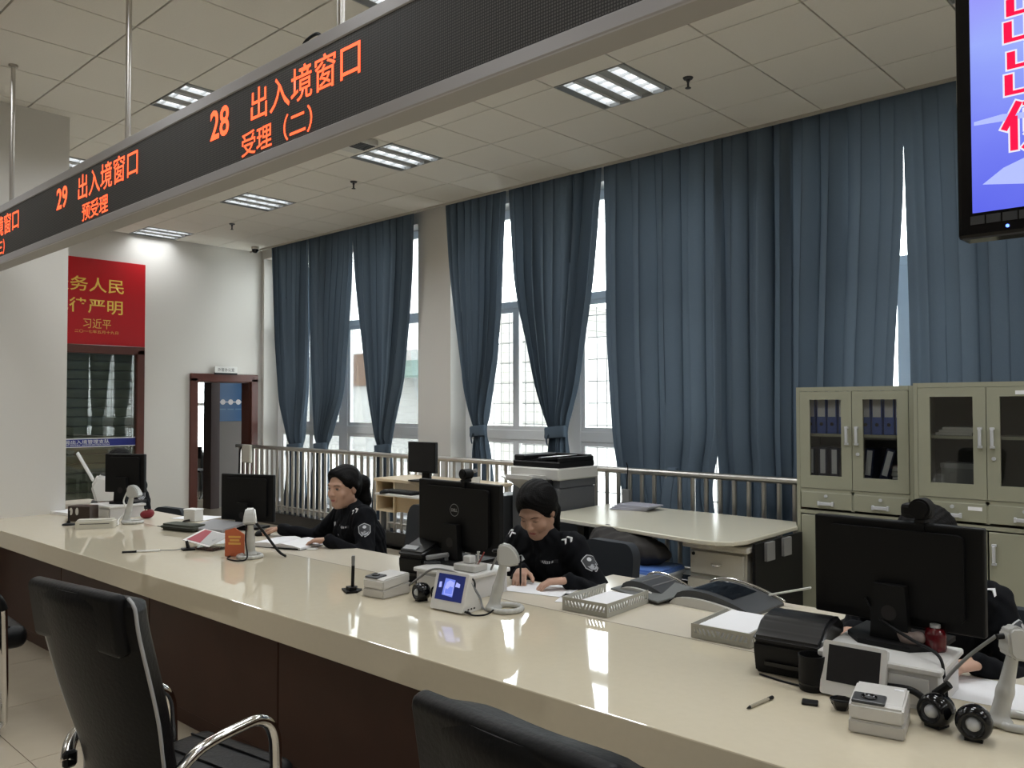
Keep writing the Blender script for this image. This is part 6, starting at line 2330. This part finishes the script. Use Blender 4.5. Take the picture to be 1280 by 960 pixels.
    for s in (-1, 1):
        hip = P + Vector((s * 0.09, 0, -0.03))
        kn = Vector((s * 0.11, -0.42, seat + 0.07))
        an = Vector((s * 0.11, -0.36, 0.09))
        T_(('c', tuple(hip), tuple(kn), 0.098, 0.066, 0.04))
        T_(('c', tuple(kn), tuple(an), 0.062, 0.046, 0.03))
        A(('c', tuple(hip), tuple(kn), 0.06, 0.045, 0.03))
        A(('c', tuple(kn), tuple(an), 0.045, 0.032, 0.03))
        shoes.append([('c', tuple(an + Vector((0, 0.02, -0.045))), tuple(an + Vector((0, -0.15, -0.058))), 0.044, 0.032, 0.02), ('-e', tuple(an + Vector((0, -0.06, -0.29))), (0.3, 0.3, 0.20), None, 0.004)])
    T_(('c', tuple(P + Vector((-0.09, 0.02, -0.02))), tuple(P + Vector((0.09, 0.02, -0.02))), 0.118, 0.118, 0.05))
    wr = {}
    for s, hw, nn, cu in ((-1, rh, rhn, rcurl), (1, lh, lhn, lcurl)):
        if hw is None:
            continue
        Wp = Mi @ Vector(hw[0])
        dv = Mi.to_3x3() @ Vector(hw[1])
        S = sh[s]
        E, Wp = ik(S, Wp, 0.285, 0.25, (s * 0.55, 0.35, -0.75))
        wr[s] = (S, E, Wp)
        J(('c', tuple(S), tuple(E), 0.064, 0.052, 0.035))
        J(('c', tuple(E), tuple(Wp + (E - Wp).normalized() * 0.012), 0.052, 0.037, 0.025))
        A(('c', tuple(S), tuple(E), 0.038, 0.034, 0.02))
        A(('c', tuple(E), tuple(Wp), 0.034, 0.022, 0.015))
        nl = Mi.to_3x3() @ Vector(nn)
        dd = Vector(dv).normalized()
        # thumb points to the body's midline: right hand (s=-1) -> +x side, left hand -> -x side
        nlo = (nl - dd * nl.dot(dd)).normalized()
        sd = dd.cross(nlo)
        ts = 1 if sd.x * (-s) > 0 else -1
        body.extend(hand_prims(Wp, dd, nl, ts, cu))
    wrinkle = lambda G: 0.0028 * np.sin(G[..., 2] * 70 + 8 * np.sin(G[..., 0] * 21) + 5 * np.sin(G[..., 1] * 17)) + 0.002 * np.sin(G[..., 0] * 90 + G[..., 1] * 60 + 4 * np.sin(G[..., 2] * 33))
    o, V, F = sdf_obj('person', body, M_SKIN, None, 0.0044, 0.012, keep=True)
    o.location = (loc[0], loc[1], 0)
    o.rotation_euler = (0, 0, yaw)
    tag(o, label, 'person', 'uniformed officers behind the counter')
    bb = BVHTree.FromPolygons([Vector(v) for v in V.tolist()], F.tolist())
    jo, JV, JF = sdf_obj('jacket', jacket, M_BLACKCLOTH, o, 0.0075, 0.03, wrinkle, keep=True)
    jb = BVHTree.FromPolygons([Vector(v) for v in JV.tolist()], JF.tolist())
    sdf_obj('trousers', trousers, M_BLACKCLOTH, o, 0.012, 0.03)
    for s_ in shoes:
        sdf_obj('shoe', s_, M_BLACKG, o, 0.008, 0.02)
    # hair
    H = [('e', h(0, 0.022, 0.044), (0.084, 0.098, 0.088), R3, 0.02),
         ('e', h(0, 0.045, -0.005), (0.074, 0.072, 0.085), R3, 0.03)]
    if hair == 'ponytail':
        H += [('c', h(0, 0.105, 0.035), h(0.005, 0.150, 0.0), 0.030, 0.045, 0.02), ('c', h(0.005, 0.150, 0.0), h(0.005, 0.155, -0.10), 0.047, 0.045, 0.03), ('c', h(0.005, 0.155, -0.10), h(0.0, 0.135, -0.21), 0.043, 0.020, 0.03)]
        H += [('c', h(-0.025, -0.050, 0.088), h(0.062, -0.026, 0.050), 0.013, 0.012, 0.04), ('c', h(0.062, -0.026, 0.050), h(0.072, 0.02, 0.012), 0.014, 0.016, 0.03), ('c', h(-0.025, -0.050, 0.088), h(-0.066, -0.015, 0.035), 0.013, 0.012, 0.04)]
        cut = ('-e', h(0, -0.108, -0.020), (0.088, 0.088, 0.106), R3, 0.012)
    elif hair == 'tied':
        H += [('c', h(0, 0.10, -0.02), h(0.0, 0.125, -0.09), 0.045, 0.042, 0.02), ('c', h(0, 0.125, -0.09), h(0.0, 0.12, -0.20), 0.042, 0.02, 0.02)]
        H += [('c', h(0.0, -0.046, 0.088), h(0.074, 0.0, 0.012), 0.014, 0.015, 0.04), ('c', h(0.0, -0.046, 0.088), h(-0.074, 0.0, 0.012), 0.014, 0.015, 0.04)]
        cut = ('-e', h(0, -0.108, -0.022), (0.090, 0.088, 0.100), R3, 0.012)
    else:
        cut = ('-e', h(0, -0.108, -0.022), (0.095, 0.088, 0.100), R3, 0.012)
    cuts = [cut]
    if hair != 'short':
        for s in (-1, 1):
            cuts.append(('-e', h(s * 0.088, -0.005, -0.020), (0.020, 0.026, 0.034), R3, 0.008))
    cuts.append(('-e', h(0, -0.02, -0.125), (0.12, 0.085, 0.075), R3, 0.01))
    strand = lambda G: 0.0012 * np.sin(220 * G[..., 0] + 40 * np.sin(G[..., 2] * 12)) 
    sdf_obj('hair', [((p[0], p[1], tuple(HS * v for v in p[2])) + tuple(p[3:])) if p[0][-1] == 'e' else p for p in [(q[0], q[1], tuple(v * (1.07 if hair == 'tied' else 1.0) for v in q[2])) + tuple(q[3:]) if q[0] == 'e' else q for q in H] + cuts], M_HAIR, o, 0.005, 0.02, strand)
    # face
    fw = hd(0, 1, 0)
    up = hd(0, 0, 1)
    if True:
        mdark = mat('lash_dark', (0.012, 0.008, 0.007), 0.5)
        mwhite = mat('eye_white', (0.55, 0.52, 0.50), 0.3)
        for s in (-1, 1):
            c0 = h(s * 0.031, -0.085, 0.006)
            if blink:
                patch('eyelid', bb, c0, fw, up, [(-0.014, 0.0005), (0, -0.0045), (0.014, 0.0005), (0.012, 0.002), (0, -0.0005), (-0.012, 0.002)], mdark, o)
            else:
                patch('eye', bb, c0, fw, up, [(-0.0135, 0.0), (-0.006, -0.004), (0.006, -0.004), (0.0135, 0.0), (0.006, 0.0045), (-0.006, 0.0045)], mwhite, o, 0.0008)
                patch('iris', bb, c0, fw, up, ellip(0.0052, 0.0050), mdark, o, 0.0014, 2)
                patch('eyelid', bb, c0, fw, up, [(-0.0155, 0.0005), (-0.006, 0.0042), (0.006, 0.0042), (0.0155, 0.0008), (0.007, 0.0070), (-0.007, 0.0070)], mdark, o, 0.0016)
            patch('eyebrow', bb, h(s * 0.031, -0.085, 0.026), fw, up, [(-0.018, -0.002), (0, 0.001), (0.018, -0.002), (0.016, 0.0015), (0, 0.0055), (-0.016, 0.002)], M_HAIR, o)
        patch('lips', bb, h(0, -0.085, -0.057), fw, up, [(-0.021, 0.001), (-0.010, -0.008), (0.010, -0.008), (0.021, 0.001), (0.008, 0.0065), (0, 0.0045), (-0.008, 0.0065)], M_LIP, o, 0.0010)
    # uniform marks
    fwd = -g
    CH = C + u * 0.09
    patch('name_strip', jb, CH + Vector((0.085, 0, 0.015)) + g * 0.2, fwd, u, [(-0.045, -0.007), (0.045, -0.007), (0.045, 0.007), (-0.045, 0.007)], mat('strip_dark', (0.02, 0.02, 0.024), 0.7), jo, 0.002, 2)
    for k in range(7):
        x = 0.085 - 0.030 + k * 0.010
        patch('strip_letter', jb, CH + Vector((x, 0, 0.015)) + g * 0.2, fwd, u, [(-0.0036, -0.005), (0.0024, -0.005), (0.0036, 0.005), (-0.0014 if k % 2 else -0.0030, 0.005)], M_SILVER, jo, 0.0032, 1)
    patch('chest_badge', jb, CH + Vector((-0.085, 0, 0.012)) + g * 0.2, fwd, u, [(-0.030, 0.006), (-0.012, -0.010), (0.012, -0.010), (0.030, 0.0), (0.012, 0.008), (0.0, 0.014), (-0.012, 0.010)], M_SILVER, jo, 0.002, 2)
    patch('collar_pin', jb, N + Vector((0.0, 0, 0.0)) - u * 0.075 + g * 0.2, fwd, u, ellip(0.006, 0.006, 8), M_BADGE, jo, 0.002, 1)
    for k in (0.05, -0.05, -0.14):
        patch('button', jb, C + u * k + g * 0.25, fwd, u, ellip(0.0065, 0.0065, 10), M_BADGE, jo, 0.003, 1)
    for s in (-1, 1):
        S = sh[s] + Vector((s * 0.030, 0, 0))
        sd = Vector((s * -0.25, 0.62, -0.72))
        for q in (0.0, 0.020):
            patch('shoulder_mark', jb, S + Vector((-s * 0.03 + s * q * 0.6, -0.25, 0.20)) * 1.0 - Vector((0, -0.18, 0.15)), sd, Vector((s * 0.6, 0, 1)), [(-0.018, -0.014 + q), (0.0, 0.0 + q), (0.018, -0.014 + q), (0.018, -0.005 + q), (0.0, 0.010 + q), (-0.018, -0.005 + q)], M_PAPER, jo, 0.003, 1)
        if s in wr:
            S0, E0, W0 = wr[s]
            c = S0.lerp(E0, 0.42)
            ax = (S0 - E0).normalized()
            for dvec in ([Vector((s * 1.0, -0.35, 0.1))]):
                dd = -(dvec - ax * dvec.dot(ax)).normalized()
                oo = c - dd * 0.16
                shield = [(-0.036, 0.030), (-0.020, 0.038), (0.0, 0.044), (0.020, 0.038), (0.036, 0.030), (0.034, -0.012), (0.020, -0.036), (0.0, -0.050), (-0.020, -0.036), (-0.034, -0.012)]
                pt = patch('sleeve_badge', jb, oo, dd, ax, shield, M_SILVER, jo, 0.002, 3)
                patch('badge_field', jb, oo, dd, ax, [(x * 0.90, z * 0.90) for x, z in shield], mat('badge_dark', (0.035, 0.037, 0.042), 0.6), jo, 0.0032, 3)
                patch('badge_emblem', jb, oo + ax * 0.018, dd, ax, ellip(0.011, 0.011, 10), M_SILVER, jo, 0.0044, 1)
                patch('badge_emblem', jb, oo - ax * 0.016, dd, ax, [(-0.024, 0.008), (-0.014, 0.002), (0, 0.010), (0.014, 0.002), (0.024, 0.008), (0.016, -0.016), (0, -0.024), (-0.016, -0.016)], M_BADGE, jo, 0.0044, 1)
    return o


def office_chair(label, loc, rz, zb=0.95, seat=0.46, w=0.24):
    t = thing('office_chair', label, 'chair', loc, rz, "dark office chairs behind the counter")
    m = mat('chair_dark_fabric', (0.012, 0.016, 0.022), 0.7)
    b = bmesh.new()
    prism(b, rrect(-w, w, 0.56, zb, 0.09, 6), -0.03, 0.03, Matrix.Translation((0, 0.27, 0)) @ MX_XZ)
    for v in b.verts:
        v.co.y += 0.10 * (v.co.z - 0.56) - 0.25 * v.co.x ** 2 - 0.04 + 0.25 * 0.05
    obj('backrest', b, m, t, smooth=40)
    b = bmesh.new()
    prism(b, rrect(-0.24, 0.24, -0.22, 0.24, 0.07, 5), seat - 0.085, seat - 0.006)
    bmesh.ops.bevel(b, geom=[e for e in b.edges if abs(e.verts[0].co.z - e.verts[1].co.z) < 1e-5], offset=0.02, segments=2, affect='EDGES')
    obj('seat', b, m, t, smooth=40)
    b = bmesh.new()
    tube(b, [(0, 0.12, seat - 0.10), (0, 0.27, seat - 0.08), (0, 0.31, seat + 0.02), (0, 0.29, 0.62)], 0.022, n=8)
    obj('back_bracket', b, M_BLACKP, t)
    b = bmesh.new()
    cyl(b, (0, 0, 0.07), (0, 0, seat - 0.086), 0.028, n=12)
    obj('gas_column', b, M_CHROME, t)
    b = bmesh.new()
    for k in range(5):
        a = 2 * pi * k / 5
        cyl(b, (0, 0, 0.085), (0.27 * cos(a), 0.27 * sin(a), 0.065), 0.022, 0.014, n=8)
    obj('star_base', b, M_BLACKP, t)
    for k in range(5):
        a = 2 * pi * k / 5
        b = bmesh.new()
        cyl(b, (0.27 * cos(a) - 0.02 * sin(a), 0.27 * sin(a) + 0.02 * cos(a), 0.028), (0.27 * cos(a) + 0.02 * sin(a), 0.27 * sin(a) - 0.02 * cos(a), 0.028), 0.028, n=10)
        obj('caster', b, M_BLACKP, t)
    return t


SEAT = 0.44
OC1 = office_chair('dark blue-black office chair under the long-haired officer', (-4.08, 3.25, 0), -0.3, 0.93, SEAT)
OC2 = dup(OC1, (-2.60, 3.27, 0), -0.05, 'dark office chair under the officer writing beside the photocopier')
OC3 = dup(OC1, (-0.85, 3.28, 0), 0.0, 'dark office chair under the officer hidden behind the biggest monitor')
OC4 = dup(OC1, (-7.2, 3.06, 0), 0.15, 'dark office chair under the officer at the column end')

OC2.scale = (0.74, 1, 0.93)
OC3.scale = (1, 1, 0.88)
OC4.scale = (0.9, 1, 0.72)

person('long-haired officer in black uniform with a ponytail, gazing at a monitor, hand on mouse',
       (-4.165, 3.16), -0.28, SEAT, 0.30, 0.46, 0.10, ((-4.60, 2.81, ZT + 0.045), (-0.88, -0.40, -0.10)), ((-4.02, 2.76, ZT + 0.045), (-0.75, -0.45, -0.05)), 'ponytail', rcurl=0.28, twist=0.0)
person('officer in a black uniform with tied dark hair, bending over a form beside the photocopier',
       (-2.64, 3.18), 0.05, SEAT, 0.34, 0.20, 0.55, ((-2.60, 2.86, ZT + 0.05), (0.55, -0.80, -0.12)), ((-2.33, 2.86, ZT + 0.04), (-0.6, -0.7, -0.05)), 'tied', rcurl=0.6, blink=True, head_roll=0.0)
person('officer almost hidden behind the biggest monitor, one black-sleeved shoulder showing',
       (-0.87, 3.16), 0.0, SEAT + 0.03, 0.36, 0.0, 0.75, ((-1.09, 2.92, ZT + 0.035), (-0.35, -0.9, 0.0)), ((-0.68, 2.78, ZT + 0.04), (-0.5, -0.8, -0.05)), 'tied', blink=True)
person('officer half hidden behind the monitor at the column end, dark hair showing above it',
       (-7.2, 2.98), 0.25, SEAT, 0.28, 0.0, 0.35, ((-7.30, 2.86, 0.60), (0.3, -0.9, -0.1)), ((-6.95, 2.70, ZT + 0.05), (-0.3, -0.9, -0.1)), 'short', blink=True)
wp = pen('slim pen in the hand of the officer writing by the photocopier', (-2.52, 2.76, ZT + 0.004), (-2.555, 2.80, ZT + 0.125), M_BLACKP, M_BLACKP)

# small table and chair glimpsed through the doorway
oc = thing('folding_chair', 'dark folding chair glimpsed through the doorway in the far office', 'chair', (-13.6, 6.72, 0), 0.4)
b = bmesh.new()
for s in (-1, 1):
    cyl(b, (s * 0.2, 0.15, 0), (s * 0.2, -0.18, 0.85), 0.014, n=8)
    cyl(b, (s * 0.2, -0.2, 0), (s * 0.2, 0.2, 0.46), 0.014, n=8)
obj('frame', b, M_DARKG, oc)
obj('seat', BB(-0.2, 0.2, -0.2, 0.2, 0.45, 0.48), M_BLACKP, oc)
obj('backrest', B((0, -0.17, 0.78), (0.4, 0.03, 0.2)), M_BLACKP, oc)
oc2 = thing('office_table', 'dark table glimpsed through the doorway in the far office', 'table', (-14.2, 7.0, 0))
obj('tabletop', BB(-0.4, 0.4, -0.3, 0.3, 0.72, 0.75), M_DARKG, oc2)
for x in (-0.36, 0.36):
    for y in (-0.26, 0.26):
        obj('leg', BB(x - 0.02, x + 0.02, y - 0.02, y + 0.02, 0, 0.72), M_DARKG, oc2)
